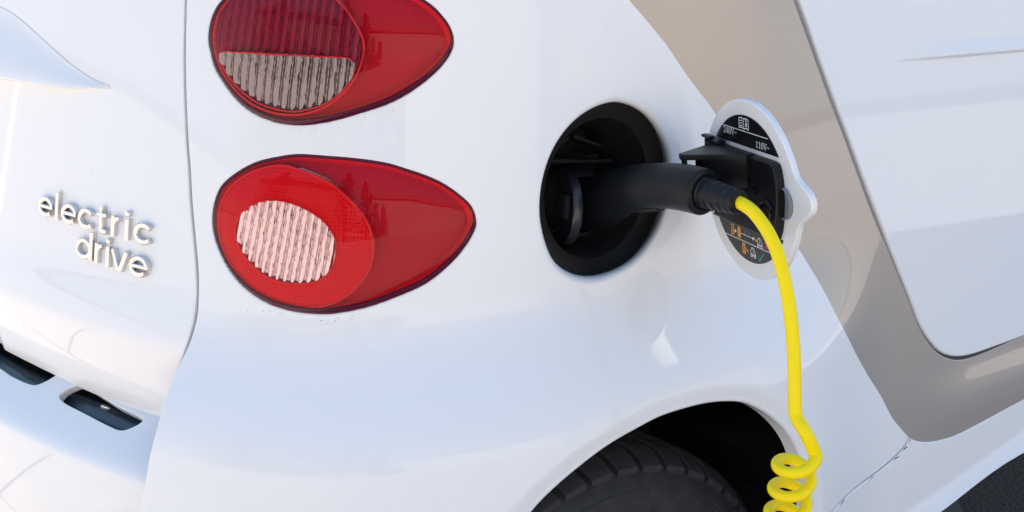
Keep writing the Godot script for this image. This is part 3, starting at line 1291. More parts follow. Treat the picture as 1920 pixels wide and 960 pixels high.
func build_shell() -> void:
	# the rest of the body: far side, front, cabin and floor
	var b := Build.new()
	panel(b, MAIN, steps_of(0.44, 2.95, 0.06), steps_of(0.40, 1.30, 0.05), [], [])
	put("far_side_panel", mirrored(b), paint, car)
	var rings := []
	var marks := [[1.30, 0.0], [1.42, 0.045], [1.50, 0.12], [1.545, 0.24], [1.56, 0.40], [1.565, 0.60]]
	for m in marks:
		var ring := []
		for i in 40:
			var s := 2.95 * i / 39.0
			var p := place(s, 1.30, MAIN)
			var nn := facing(s, 1.30, MAIN)
			nn.y = 0
			var q: Vector3 = p - nn.normalized() * m[1]
			q.y = m[0]
			q.x = maxf(q.x, 0.0)
			ring.append(q)
		rings.append(ring)
	var roof := Build.new()
	var glass := Build.new()
	for j in marks.size() - 1:
		for i in 39:
			for sg in [1.0, -1.0]:
				var p := []
				for c in [[j, i], [j, i + 1], [j + 1, i + 1], [j + 1, i]]:
					p.append(rings[c[0]][c[1]] * Vector3(sg, 1, 1))
				(roof if j > 1 else glass).flat(p[0], p[1], p[2], p[3], Vector3(0, 1.2, -1.3))
	put("cabin_window", glass, window_glass, car)
	put("roof", roof, paint, car)
	var f := Build.new()
	f.flat(Vector3(-0.78, 0.30, -2.59), Vector3(0.78, 0.30, -2.59), Vector3(0.72, 1.56, -2.59), Vector3(-0.72, 1.56, -2.59), Vector3(0, 1, -1))
	put("front_panel", f, paint, car)
	var u := Build.new()
	for z in [[-2.59, -0.72], [-0.09, -0.02]]:
		u.box(Transform3D(Basis(), Vector3(0, 0.46, (z[0] + z[1]) / 2)), Vector3(1.36, 0.06, z[1] - z[0]), 0.01)
	u.box(Transform3D(Basis(), Vector3(0, 0.46, -0.4)), Vector3(0.9, 0.06, 0.62), 0.01)
	put("underbody", u, dark_gap, car)


func build_wheel() -> void:
	var wheel := part("wheel", car)
	# the wheel's own frame: z points out of the car
	var at := Transform3D(Basis(Vector3(0, 0, -1), Vector3(0, 1, 0), Vector3(1, 0, 0)), Vector3(0.685, 0.29, -0.411))
	wheel.transform = at
	var t := Build.new()
	var prof := PackedVector2Array([Vector2(0.19, -0.17), Vector2(0.235, -0.178), Vector2(0.262, -0.168), Vector2(0.272, -0.150), Vector2(0.2775, -0.12), Vector2(0.279, -0.085), Vector2(0.2775, -0.05), Vector2(0.272, -0.02), Vector2(0.267, -0.007), Vector2(0.258, 0.004), Vector2(0.246, 0.010), Vector2(0.2435, 0.0085), Vector2(0.235, 0.0125), Vector2(0.222, 0.013), Vector2(0.205, 0.009), Vector2(0.1975, 0.004), Vector2(0.192, 0.004), Vector2(0.188, -0.004)])
	t.lathe(Transform3D.IDENTITY, prof, 120)
	put("tyre", t, tyre_rubber, wheel)
	var r := Build.new()
	r.lathe(Transform3D.IDENTITY, PackedVector2Array([Vector2(0.192, -0.17), Vector2(0.17, -0.10), Vector2(0.17, -0.03)]), 64)
	r.lathe(Transform3D.IDENTITY, PackedVector2Array([Vector2(0.196, -0.002), Vector2(0.190, 0.003), Vector2(0.182, -0.004), Vector2(0.17, -0.02), Vector2(0.15, -0.03), Vector2(0.06, -0.01), Vector2(0.0, -0.008)]), 64)
	put("rim", r, alloy, wheel)
	# tread: slanted shoulder blocks on both sides of a zigzag groove, each a piece
	var outer := tread_block(0)
	var inner := tread_block(1)
	var count := 46
	var middle := tread_block(2)
	for i in count:
		for k in 3:
			var o := put_mesh("tread_block", [outer, inner, middle][k], tyre_rubber, wheel)
			o.rotation.z = TAU * (i + (0.5 if k == 1 else 0.0)) / count


func tread_block(which: int) -> ArrayMesh:
	# runs across the tread along u, bending forward; follows the tyre's crown
	var b := Build.new()
	var n := 7
	var is_outer := which != 1
	var pitch := TAU / 46.0
	var rows := []
	for i in n + 1:
		var u := float(i) / n
		if which == 0:
			u = lerpf(0.47, 1.0, u)
		elif which == 2:
			u = lerpf(0.0, 0.435, u)
		var z: float
		var bend: float
		if is_outer:
			z = lerpf(-0.078, 0.002, u)
			bend = 0.155 * pow(1.0 - u, 1.7)
		else:
			z = lerpf(-0.084, -0.164, u)
			bend = 0.155 * pow(1.0 - u, 1.7)
		var half := pitch * (0.395 if u > 0.12 else 0.36)
		var flatness := absf(z + 0.081) / 0.083
		var rad := 0.2855 - 0.0055 * flatness * flatness - 0.013 * pow(maxf(flatness - 0.62, 0.0) / 0.38, 2.0)
		rows.append([z, bend - half, bend + half, rad])
	var cr := 0.0012
	for i in n:
		var p := []
		for j in [i, i + 1]:
			var r: Array = rows[j]
			var row := []
			for q in [[0, -0.012], [0, -cr], [1, 0.0], [2, 0.0], [3, -cr], [3, -0.012]]:
				var ang: float = r[1] if q[0] <= 1 else r[2]
				if q[0] == 1:
					ang += cr / 0.28
				if q[0] == 2:
					ang -= cr / 0.28
				var rr: float = r[3] + q[1]
				row.append(Vector3(cos(ang) * rr, sin(ang) * rr, r[0]))
			p.append(row)
		for k in 5:
			b.flat(p[0][k], p[1][k], p[1][k + 1], p[0][k + 1], Vector3(cos((rows[i][1] + rows[i][2]) / 2) * 0.26, sin((rows[i][1] + rows[i][2]) / 2) * 0.26, -0.08))
		for e in [[0, 0], [n - 1, 1]]:
			if i == e[0]:
				b.flat(p[e[1]][0], p[e[1]][1], p[e[1]][4], p[e[1]][5], Vector3(0.27, 0, -0.081 + (0.04 if is_outer else -0.04)))
				b.flat(p[e[1]][1], p[e[1]][2], p[e[1]][3], p[e[1]][4], Vector3(0.27, 0, -0.081 + (0.04 if is_outer else -0.04)))
	return b.mesh()


# ---------------------------------------------------------------- tail lights

func make_lamp(called: String, outline: PackedVector2Array, centre: Vector2, low: bool) -> void:
	lamp_c = centre
	lamp_r.resize(360)
	for k in 360:
		var d := Vector2.from_angle(deg_to_rad(k))
		var best := 0.05
		for i in outline.size():
			var hit = Geometry2D.segment_intersects_segment(centre, centre + d * 0.4, outline[i], outline[(i + 1) % outline.size()])
			if hit != null:
				best = centre.distance_to(hit)
		lamp_r[k] = best
	var soft := lamp_r.duplicate()
	for k in 360:
		var sum := 0.0
		for j in range(-3, 4):
			sum += soft[(k + j + 360) % 360]
		lamp_r[k] = sum / 7.0
	var ring: PackedVector2Array
	var window: PackedVector2Array
	if low:
		ring = spline(pairs([0.552, 0.879, 0.568, 0.877, 0.594, 0.869, 0.615, 0.856, 0.634, 0.836, 0.642, 0.813, 0.639, 0.790, 0.627, 0.771, 0.610, 0.757, 0.588, 0.749, 0.560, 0.748, 0.536, 0.755, 0.511, 0.770, 0.493, 0.793, 0.486, 0.815, 0.488, 0.836, 0.498, 0.854, 0.516, 0.868, 0.536, 0.876]), true)
		window = spline(pairs([0.507, 0.812, 0.510, 0.827, 0.520, 0.838, 0.537, 0.846, 0.557, 0.847, 0.577, 0.842, 0.595, 0.832, 0.606, 0.818, 0.608, 0.803, 0.604, 0.788, 0.594, 0.777, 0.579, 0.772, 0.560, 0.771, 0.544, 0.774, 0.529, 0.782, 0.515, 0.795]), true)
	else:
		ring = spline(pairs([0.608, 1.027, 0.618, 1.016, 0.627, 1.002, 0.630, 0.991, 0.628, 0.978, 0.622, 0.963, 0.610, 0.948, 0.594, 0.936, 0.577, 0.929, 0.560, 0.926, 0.540, 0.927, 0.521, 0.932, 0.502, 0.942, 0.487, 0.955, 0.477, 0.970, 0.472, 0.986, 0.473, 1.004, 0.480, 1.019, 0.496, 1.034, 0.523, 1.046, 0.557, 1.050, 0.585, 1.044]), true)
		window = spline(pairs([0.479, 0.974, 0.484, 0.9785, 0.5, 0.980, 0.549, 0.981, 0.608, 0.981, 0.618, 0.979, 0.622, 0.973, 0.617, 0.960, 0.606, 0.947, 0.591, 0.937, 0.576, 0.932, 0.560, 0.929, 0.540, 0.931, 0.522, 0.936, 0.504, 0.946, 0.489, 0.959]), true)
	var lo := Vector2(1e9, 1e9)
	var hi := -lo
	for p in outline:
		lo = lo.min(p)
		hi = hi.max(p)
	lo -= Vector2(0.004, 0.004)
	hi += Vector2(0.004, 0.004)
	var xs := steps_of(lo.x, hi.x, 0.0035)
	var ys := steps_of(lo.y, hi.y, 0.0035)
	var lamp := part(called, car)
	tag(lamp, "lower lamp with a clear oval window" if low else "upper lamp with a clear lower half")
	layer_flute = 0.0
	# clear outer lens
	layer_depth = 0.0
	var b := Build.new()
	panel(b, LAYER, xs, ys, [outline], [])
	put("lens", b, lens_glass, lamp)
	# dark rim and side wall under the lens edge
	var narrow := Geometry2D.offset_polygon(outline, -0.0018, Geometry2D.JOIN_ROUND)[0]
	var inset := Geometry2D.intersect_polygons(narrow, Transform2D(0.0, Vector2(-0.0006, 0.0036)) * narrow)[0]
	layer_depth = 0.0015
	var rim := Build.new()
	panel(rim, LAYER, xs, ys, [outline], [inset])
	lip(rim, LAYER, inset, true, 0.001, 0.003)
	put("lens_rim", rim, red_rim, lamp)
	var wall := Build.new()
	layer_depth = 0.003
	lip(wall, LAYER, inset, true, 0.0008, 0.02)
	put("side_wall", wall, red_ridge, lamp)
	# tail part with fine prisms
	layer_depth = 0.014
	var tail := Build.new()
	panel(tail, LAYER, xs, ys, [outline], [ring])
	put("tail_reflector", tail, red_deep, lamp)
	# round part
	layer_depth = 0.006
	var disc := Build.new()
	if low:
		panel(disc, LAYER, xs, ys, [ring], [window])
		lip(disc, LAYER, window, true, 0.001, 0.03)
	else:
		layer_flute = 0.004
		layer_pitch = 0.0092
		layer_tilt = -0.12
		layer_depth = 0.0085
		layer_bowl = 0.007
		bowl_c = Vector2(0.55, 0.975)
		panel(disc, LAYER, steps_of(lo.x, hi.x, 0.0016), ys, [ring], [window], 0.0005)
		layer_flute = 0.0
		layer_bowl = 0.0
		layer_depth = 0.006
		lip(disc, LAYER, window, true, 0.001, 0.03)
	lip(disc, LAYER, ring, false, 0.001, 0.014)
	put("round_reflector", disc, red_dots if low else red_flute, lamp)
	# clear fluted window
	layer_depth = 0.006 if low else 0.0070
	layer_bowl = 0.005
	bowl_c = Vector2(0.557, 0.809) if low else Vector2(0.55, 0.958)
	layer_flute = 0.0034
	layer_pitch = 0.0078 if low else 0.0092
	layer_tilt = -0.16 if low else -0.12
	var fl := Build.new()
	panel(fl, LAYER, steps_of(lo.x, hi.x, 0.0008), ys, [window], [], 0.0004)
	layer_bowl = 0.0
	put("fluted_window", fl, flute_pink if low else flute_silver, lamp)
	layer_flute = 0.0
	# raised ridges round both
	layer_depth = 0.0055
	var ridge := Build.new()
	for line in [ring, window]:
		var path := PackedVector3Array()
		for p in line:
			path.append(place(p.x, p.y, LAYER))
		path.append(path[0])
		path.append(path[1])
		ridge.tube(path, filled(path.size(), 0.0011 if line == ring else 0.0007), 8, false)
	put("lens_ridge", ridge, red_ridge, lamp)


# ---------------------------------------------------------------- charge port and flap

func port_frame() -> Transform3D:
	# z out of the car, y up, x towards the front
	var z := Vector3(0.99985, 0, -0.01745)
	return Transform3D(Basis(Vector3.UP.cross(z).normalized(), Vector3.UP, z), Vector3(0.67216, 0.84995, -0.39112))


func build_port() -> void:
	var port := part("charge_port", car)
	var at := port_frame()
	port.transform = at
	var b := Build.new()
	b.lathe(Transform3D.IDENTITY, PackedVector2Array([Vector2(0.0890, -0.02), Vector2(0.0886, -0.003), Vector2(0.0875, -0.001), Vector2(0.085, 0.0005), Vector2(0.072, -0.006), Vector2(0.0695, -0.008), Vector2(0.0685, -0.012)]), 96)
	put("rubber_ring", b, rubber, port)
	var k := Build.new()
	k.lathe(Transform3D.IDENTITY, PackedVector2Array([Vector2(0.069, -0.010), Vector2(0.0675, -0.014), Vector2(0.060, -0.075), Vector2(0.0, -0.078)]), 64)
	# moulded ribs and bosses
	for q in [[0.0, 0.022, -0.10, 0.105], [-0.028, 0.036, 0.5, 0.045], [0.018, 0.040, -0.35, 0.04], [-0.02, -0.045, 0.2, 0.05], [0.036, -0.03, 1.2, 0.04]]:
		k.box(Transform3D(Basis(Vector3(0, 0, 1), q[2]), Vector3(q[0], q[1], -0.058)), Vector3(q[3], 0.004, 0.036), 0.001)
	for q in [[0.035, 0.018, 0.008], [-0.015, -0.052, 0.006], [0.012, -0.046, 0.005]]:
		k.lathe(Transform3D(Basis(), Vector3(q[0], q[1], -0.075)), PackedVector2Array([Vector2(q[2], 0), Vector2(q[2] * 0.9, 0.024), Vector2(0, 0.025)]), 20)
	put("bucket", k, port_plastic, port)
	# socket the plug goes into, with its open sealing cap standing beside it
	var s := Build.new()
	var so := Transform3D(Basis(), Vector3(0.012, -0.024, -0.075))
	s.lathe(so, PackedVector2Array([Vector2(0.036, 0.0), Vector2(0.035, 0.03), Vector2(0.033, 0.034), Vector2(0.029, 0.034), Vector2(0.029, 0.006), Vector2(0.0, 0.006)]), 48)
	put("socket", s, port_plastic, port)
	var c := Build.new()
	var turn := Basis(Vector3(0, 1, 0), deg_to_rad(-114.0)) * Basis(Vector3(1, 0, 0), deg_to_rad(-4.0))
	var cap := Transform3D(turn, Vector3(-0.021, -0.022, -0.030))
	c.lathe(cap, PackedVector2Array([Vector2(0.0345, -0.006), Vector2(0.0355, -0.004), Vector2(0.0355, 0.002), Vector2(0.0345, 0.0035), Vector2(0.032, 0.0035), Vector2(0.0305, 0.001), Vector2(0.0, 0.001)]), 48)
	c.box(cap * Transform3D(Basis(Vector3(0, 0, 1), 0.12), Vector3(0.006, 0.004, 0.0045)), Vector3(0.030, 0.025, 0.007), 0.002)
	put("socket_cap", c, port_plastic, port)


func flap_frame() -> Transform3D:
	var z := Vector3(-0.31197, -0.11386, 0.94324).normalized()
	var x := Vector3(0.949417, 0.0, 0.314017).normalized()
	return Transform3D(Basis(x, z.cross(x), z), Vector3(0.814986, 0.86907, -0.44096))


func circle_part(r: float, y0: float, y1: float, x0 := -1.0) -> PackedVector2Array:
	# the part of a disc between two heights
	var full := PackedVector2Array()
	for i in 96:
		full.append(Vector2.from_angle(TAU * i / 96.0) * r)
	var band := PackedVector2Array([Vector2(x0, y0), Vector2(1, y0), Vector2(1, y1), Vector2(x0, y1)])
	return Geometry2D.intersect_polygons(full, band)[0]


func print_line(b: Build, a: Vector2, c: Vector2, w: float, z: float) -> void:
	var d := (c - a).normalized()
	var n := Vector2(-d.y, d.x) * w / 2.0
	var f := Vector3(0, 0, 1)
	b.quad(Vector3(a.x + n.x, a.y + n.y, z), Vector3(c.x + n.x, c.y + n.y, z), Vector3(c.x - n.x, c.y - n.y, z), Vector3(a.x - n.x, a.y - n.y, z), f, f, f, f)


func print_poly(b: Build, pts: Array, w: float, z: float, closed := false) -> void:
	for i in (pts.size() if closed else pts.size() - 1):
		print_line(b, pts[i], pts[(i + 1) % pts.size()], w, z + 0.00003 * (i % 3))


func lettering(called: String, text: String, size: float, at: Vector3, m: Material, parent: Node3D, family := "Droid Serif", squeeze := 1.0) -> void:
	var f := SystemFont.new()
	f.font_names = PackedStringArray([family])
	f.font_weight = 400
	var t := TextMesh.new()
	t.font = f
	t.text = text
	t.font_size = 48
	t.pixel_size = size / 48.0
	t.depth = 0.0
	t.horizontal_alignment = HORIZONTAL_ALIGNMENT_LEFT
	t.vertical_alignment = VERTICAL_ALIGNMENT_BOTTOM
	var o := put_mesh(called, t, m, parent)
	o.position = at
	o.scale = Vector3(squeeze, 1, 1)


func build_flap() -> void:
	var flap := part("charge_flap", car)
	flap.transform = flap_frame()
	var edge := PackedVector2Array()
	for i in 160:
		var g := TAU * i / 160.0
		var off := wrapf(g - 0.075, -PI, PI)
		var r := 0.0848 + 0.0215 * exp(-pow(absf(off) / 0.165, 2.6)) + 0.003 * exp(-pow(off / 0.34, 2.0))
		edge.append(Vector2.from_angle(g) * r)
	var b := Build.new()
	b.slab(Transform3D.IDENTITY, edge, -0.0055, 0.0, 0.0020)
	# finger hollow in the tab
	put("flap_panel", b, paint, flap)
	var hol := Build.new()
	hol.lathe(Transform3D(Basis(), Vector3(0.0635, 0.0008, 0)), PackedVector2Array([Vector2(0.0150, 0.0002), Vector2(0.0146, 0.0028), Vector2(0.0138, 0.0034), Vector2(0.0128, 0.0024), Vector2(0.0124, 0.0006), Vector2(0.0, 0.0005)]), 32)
	var hollow_shade_m := base("tab_hollow_shade", Color(0.22, 0.23, 0.26), 0.4)  # blue-grey colour stands in for the shade inside the hollow
	put("finger_hollow_shade", hol, hollow_shade_m, flap)
	# upper label
	var up := Build.new()
	up.slab(Transform3D.IDENTITY, circle_part(0.0702, 0.0412, 0.1), 0.0, 0.0011, 0.0003)
	var label := put("upper_label", up, label_black, flap)
	var z := 0.0013
	var pr := Build.new()
	print_line(pr, Vector2(-0.042, 0.0553), Vector2(0.040, 0.0553), 0.0007, z)
	# open book with an i
	for sx in [-1.0, 1.0]:
		var o := Vector2(-0.002, 0.0624)
		var w := 0.0085
		print_poly(pr, [o + Vector2(0, -0.0048), o + Vector2(sx * w * 0.5, -0.0038), o + Vector2(sx * w, -0.0048), o + Vector2(sx * w, 0.0042), o + Vector2(sx * w * 0.5, 0.0052), o + Vector2(0, 0.0042), o + Vector2(0, -0.0048)], 0.0009, z)
		if sx < 0.0:
			for k in 3:
				print_poly(pr, [o + Vector2(-0.0072, 0.0018 - k * 0.0023), o + Vector2(-0.004, 0.0026 - k * 0.0023), o + Vector2(-0.0014, 0.0018 - k * 0.0023)], 0.0007, z)
		else:
			print_line(pr, o + Vector2(0.0043, -0.0026), o + Vector2(0.0043, 0.0012), 0.0022, z)
			print_line(pr, o + Vector2(0.0043, 0.0020), o + Vector2(0.0043, 0.0036), 0.0022, z)
	put("book_symbol", pr, white_print, label)
	lettering("voltage_lettering", "240V~", 0.0084, Vector3(-0.0405, 0.0463, z), white_print, label, "Droid Serif", 1.0)
	lettering("voltage_lettering", "110V~", 0.0084, Vector3(0.0182, 0.0418, z), white_print, label, "Droid Serif", 1.0)
	# black carrier in the middle
	var mid := Build.new()
	var wide := PackedVector2Array([Vector2(-0.066, 0.037), Vector2(-0.072, -0.005), Vector2(-0.068, -0.030), Vector2(-0.055, -0.034), Vector2(0.0555, -0.034), Vector2(0.0600, -0.0265), Vector2(0.0635, -0.0125), Vector2(0.0655, 0.001), Vector2(0.0648, 0.018), Vector2(0.0620, 0.0305), Vector2(0.0590, 0.0355), Vector2(0.0530, 0.037)])
	mid.slab(Transform3D.IDENTITY, wide, 0.0, 0.009, 0.0015)
	var carrier := put("flap_carrier", mid, plastic, flap)
	var fin := Build.new()
	# wedge-shaped fin reaching towards the port, with a hooked beak and a block under it (frame: x away from the flap, y along it, z up)
	var fin_at := Transform3D(Basis(Vector3(0, 0, 1), Vector3(1, 0, 0), Vector3(0, 1, 0)), Vector3.ZERO)
	fin.slab(fin_at, PackedVector2Array([Vector2(0.004, -0.054), Vector2(0.004, 0.020), Vector2(0.013, 0.021), Vector2(0.030, 0.000), Vector2(0.050, -0.014), Vector2(0.057, -0.022), Vector2(0.055, -0.029), Vector2(0.047, -0.032), Vector2(0.024, -0.042)]), 0.0335, 0.0385, 0.0015)
	fin.slab(fin_at, PackedVector2Array([Vector2(0.004, -0.046), Vector2(0.004, 0.020), Vector2(0.0125, 0.0205), Vector2(0.029, 0.000), Vector2(0.040, -0.010), Vector2(0.040, -0.026)]), 0.008, 0.034, 0.0)
	fin.box(Transform3D(Basis(), Vector3(-0.0235, 0.0295, 0.0525)), Vector3(0.006, 0.009, 0.004), 0.001)
	fin.box(Transform3D(Basis(), Vector3(-0.046, 0.0395, 0.008)), Vector3(0.026, 0.006, 0.010), 0.0015)
	fin.box(Transform3D(Basis(), Vector3(-0.054, 0.0435, 0.011)), Vector3(0.016, 0.0028, 0.007), 0.001)
	for q in [[0.0257, 0.0119], [0.0284, 0.0064], [0.030, -0.016]]:
		fin.lathe(Transform3D(Basis(), Vector3(q[0], q[1], 0.009)), PackedVector2Array([Vector2(0.003, 0.0), Vector2(0.0028, 0.004), Vector2(0.0, 0.0042)]), 14)
	put("carrier_fin", fin, plastic, carrier)
	var arc := Build.new()
	var ap := PackedVector2Array()
	for i in 20:
		ap.append(Vector2(0.0485, -0.0110) + Vector2.from_angle(lerpf(0.5, 2.9, i / 19.0)) * 0.0125)
	arc.stroke(Transform3D(Basis(), Vector3(0, 0, 0.0085)), ap, 0.004, 0.004, 0.001)
	arc.lathe(Transform3D(Basis(), Vector3(0.0500, -0.0105, 0.009)), PackedVector2Array([Vector2(0.0075, 0.0), Vector2(0.0075, 0.002), Vector2(0.006, 0.003), Vector2(0.005, 0.0005), Vector2(0.0, 0.0003)]), 24)
	put("cap_clip", arc, plastic, carrier)
	# lower label
	var low := Build.new()
	low.slab(Transform3D.IDENTITY, circle_part(0.0692, -0.1, -0.0345), 0.0, 0.0011, 0.0003)
	var low_label := put("lower_label", low, label_black, flap)
	var lw := Build.new()
	print_line(lw, Vector2(-0.045, -0.0513), Vector2(0.043, -0.0513), 0.0007, z)
	print_line(lw, Vector2(-0.0165, -0.0447), Vector2(0.0085, -0.0447), 0.0007, z)
	print_line(lw, Vector2(0.006, -0.0447), Vector2(0.0095, -0.0447), 0.0026, z + 0.0001)
	print_line(lw, Vector2(-0.0272, -0.0447), Vector2(-0.0240, -0.0447), 0.003, z + 0.0001)
	for q in [[0.0195, -0.0466, 1.0], [0.0066, -0.0590, 1.0]]:
		small_car(lw, Vector2(q[0], q[1]), 0.0062, z)
	put("label_drawing", lw, white_print, low_label)
	var bk := Build.new()
	for sx in [-1.0, 1.0]:
		var o := Vector2(-0.030, -0.0385)
		print_poly(bk, [o + Vector2(0, -0.003), o + Vector2(sx * 0.0055, -0.003), o + Vector2(sx * 0.0055, 0.003), o + Vector2(0, 0.003)], 0.0006, z)
		for k in 3:
			print_line(bk, o + Vector2(sx * 0.001, -0.0018 + k * 0.0018), o + Vector2(sx * 0.0045, -0.0018 + k * 0.0018), 0.0006, z)
	for q in [[-0.016, -0.0362, 0.009], [-0.002, -0.0362, 0.008], [-0.010, -0.0408, 0.014], [-0.010, -0.0424, 0.014]]:
		print_line(bk, Vector2(q[0], q[1]), Vector2(q[0] + q[2], q[1]), 0.0008, z)
	put("small_print", bk, grey_print, low_label)
	var og := Build.new()
	for q in [[-0.0310, -0.0443], [-0.0187, -0.0443], [-0.0107, -0.0583]]:
		var one := Build.new()
		print_line(one, Vector2(q[0] - 0.003, q[1]), Vector2(q[0] + 0.003, q[1]), 0.0105, z)
		put("charger_symbol", one, orange_print, low_label)
	og = Build.new()
	print_poly(og, [Vector2(0.0105, -0.0430), Vector2(0.0125, -0.0465), Vector2(0.0132, -0.0440), Vector2(0.0150, -0.0470)], 0.0012, z)
	put("plug_symbol", og, orange_print, low_label)
	og = Build.new()
	print_poly(og, [Vector2(-0.0070, -0.0568), Vector2(-0.0050, -0.0603), Vector2(-0.0043, -0.0578), Vector2(-0.0025, -0.0608)], 0.0012, z)
	put("plug_symbol", og, orange_print, low_label)
	var bolt := Build.new()
	for q in [[-0.0310, -0.0443], [-0.0107, -0.0583]]:
		var o := Vector2(q[0], q[1])
		print_poly(bolt, [o + Vector2(0.0008, 0.004), o + Vector2(-0.001, 0.0), o + Vector2(0.001, 0.0003), o + Vector2(-0.0008, -0.004)], 0.0008, z + 0.0002)
	put("bolt_symbol", bolt, label_black, low_label)
	var tick := Build.new()
	print_poly(tick, [Vector2(0.0152, -0.0600), Vector2(0.0178, -0.0638), Vector2(0.0258, -0.0553)], 0.0013, z)
	put("tick_symbol", tick, green_print, low_label)
	var cross := Build.new()
	print_poly(cross, [Vector2(0.0285, -0.0425), Vector2(0.0345, -0.0495)], 0.0014, z)
	print_poly(cross, [Vector2(0.0285, -0.0495), Vector2(0.0345, -0.0425)], 0.0014, z + 0.0001)
	put("cross_symbol", cross, red_print, low_label)
	var mark := Build.new()
	print_poly(mark, [Vector2(-0.058, -0.0315), Vector2(-0.0525, -0.0315), Vector2(-0.0525, -0.0285), Vector2(-0.0500, -0.0285)], 0.0016, 0.0093)
	put("corner_mark", mark, white_print, carrier)
	# hinge arm from the bucket's edge
	var arm := Build.new()
	var f := flap.transform
	var tip := f * Vector3(-0.066, -0.01, 0.004)
	var root := port_frame() * Vector3(0.060, -0.012, -0.03)
	arm.tube(spline3([root, root.lerp(tip, 0.45) + Vector3(0.01, 0, 0.015), tip, f * Vector3(-0.045, -0.01, 0.006)], 6), filled(19, 0.009), 12)
	put("hinge_arm", arm, plastic, car)


func small_car(b: Build, o: Vector2, h: float, z: float) -> void:
	# a side-view outline of a short car with two wheels
	var p := []
	for q in [[-0.9, -0.5], [-1.0, 0.3], [-0.55, 1.0], [0.25, 1.0], [0.75, 0.25], [1.0, -0.1], [0.95, -0.5]]:
		p.append(o + Vector2(q[0], q[1]) * h * 0.75)
	print_poly(b, p, h * 0.13, z, true)
	print_line(b, o + Vector2(-0.1, 0.75) * h, o + Vector2(0.1, -0.35) * h, h * 0.12, z + 0.0001)
	for sx in [-0.45, 0.5]:
		var w := []
		for i in 9:
			w.append(o + Vector2(sx * h, -0.45 * h) + Vector2.from_angle(TAU * i / 9.0) * h * 0.26)
		print_poly(b, w, h * 0.14, z + 0.0001, true)


# ---------------------------------------------------------------- badge

func arc2(c: Vector2, rx: float, ry: float, a0: float, a1: float, n := 18) -> PackedVector2Array:
	var o := PackedVector2Array()
	for i in n + 1:
		var g := deg_to_rad(lerpf(a0, a1, float(i) / n))
		o.append(c + Vector2(cos(g) * rx, sin(g) * ry))
	return o


func build_badge() -> void:
	var badge := part("badge", car)
	tag(badge, "raised chrome lettering reading electric drive")
	var rows := [["electric", [0.2386, 0.2590, 0.2807, 0.3100, 0.3370, 0.3570, 0.3738, 0.3977], 0.7885, 0.7865], ["drive", [0.3090, 0.3335, 0.3469, 0.3650, 0.3935], 0.757, 0.7535]]
	var w := 0.0053
	var hh := 0.0060
	var x := 0.0205
	var rx := 0.0112
	for row in rows:
		var word: String = row[0]
		for i in word.length():
			var s: float = row[1][i]
			var y: float = lerpf(row[2], row[3], float(i) / (word.length() - 1))
			var n := facing(s, y + 0.01, HATCH)
			var tx := (place(s + 0.004, y, HATCH) - place(s - 0.004, y, HATCH)).normalized()
			var at := Transform3D(Basis(tx, n.cross(tx).normalized(), n), place(s, y, HATCH) - n * 0.0004)
			var b := Build.new()
			var cy := x / 2.0
			var ry := cy - w / 2.0 + 0.0006
			match word[i]:
				"e":
					b.stroke(at, arc2(Vector2(0, cy), rx, ry, 0, 318, 26), w, hh)
					b.stroke(at, PackedVector2Array([Vector2(-rx + 0.001, cy), Vector2(rx + w * 0.45, cy)]), w * 0.85, hh + 0.0002)
				"c":
					b.stroke(at, arc2(Vector2(0, cy), rx, ry, 42, 318, 24), w, hh)
				"l":
					b.stroke(at, PackedVector2Array([Vector2(0, 0), Vector2(0, 0.0285)]), w, hh)
				"t":
					b.stroke(at, PackedVector2Array([Vector2(-0.003, 0.0265), Vector2(-0.003, 0.006), Vector2(-0.0018, 0.003), Vector2(0.0012, 0.0022), Vector2(0.0062, 0.0022)]), w, hh)
					b.stroke(at, PackedVector2Array([Vector2(-0.0085, 0.0185), Vector2(0.0062, 0.0185)]), w * 0.9, hh + 0.0002)
				"r":
					b.stroke(at, PackedVector2Array([Vector2(-0.0045, 0), Vector2(-0.0045, x)]), w, hh)
					b.stroke(at, arc2(Vector2(0.0040, x - 0.0106), 0.0085, 0.0085, 178, 82, 10), w, hh + 0.0002)
				"i":
					b.stroke(at, PackedVector2Array([Vector2(0, 0), Vector2(0, x)]), w, hh)
					b.lathe(at * Transform3D(Basis(), Vector3(0, 0.0262, 0)), PackedVector2Array([Vector2(0.0030, 0), Vector2(0.0030, hh - 0.0008), Vector2(0.0022, hh), Vector2(0.0, hh)]), 20)
				"d":
					b.stroke(at, arc2(Vector2(-0.001, cy), rx, ry, 0, 360, 28), w, hh)
					b.stroke(at, PackedVector2Array([Vector2(rx + 0.0002, 0), Vector2(rx + 0.0002, 0.0285)]), w, hh + 0.0002)
				"v":
					b.stroke(at, PackedVector2Array([Vector2(-0.0105, x), Vector2(-0.001, 0.0005)]), w, hh)
					b.stroke(at, PackedVector2Array([Vector2(0.0105, x), Vector2(0.001, 0.0005)]), w, hh + 0.0002)
			put("letter", b, chrome, badge)


# ---------------------------------------------------------------- plug and cable

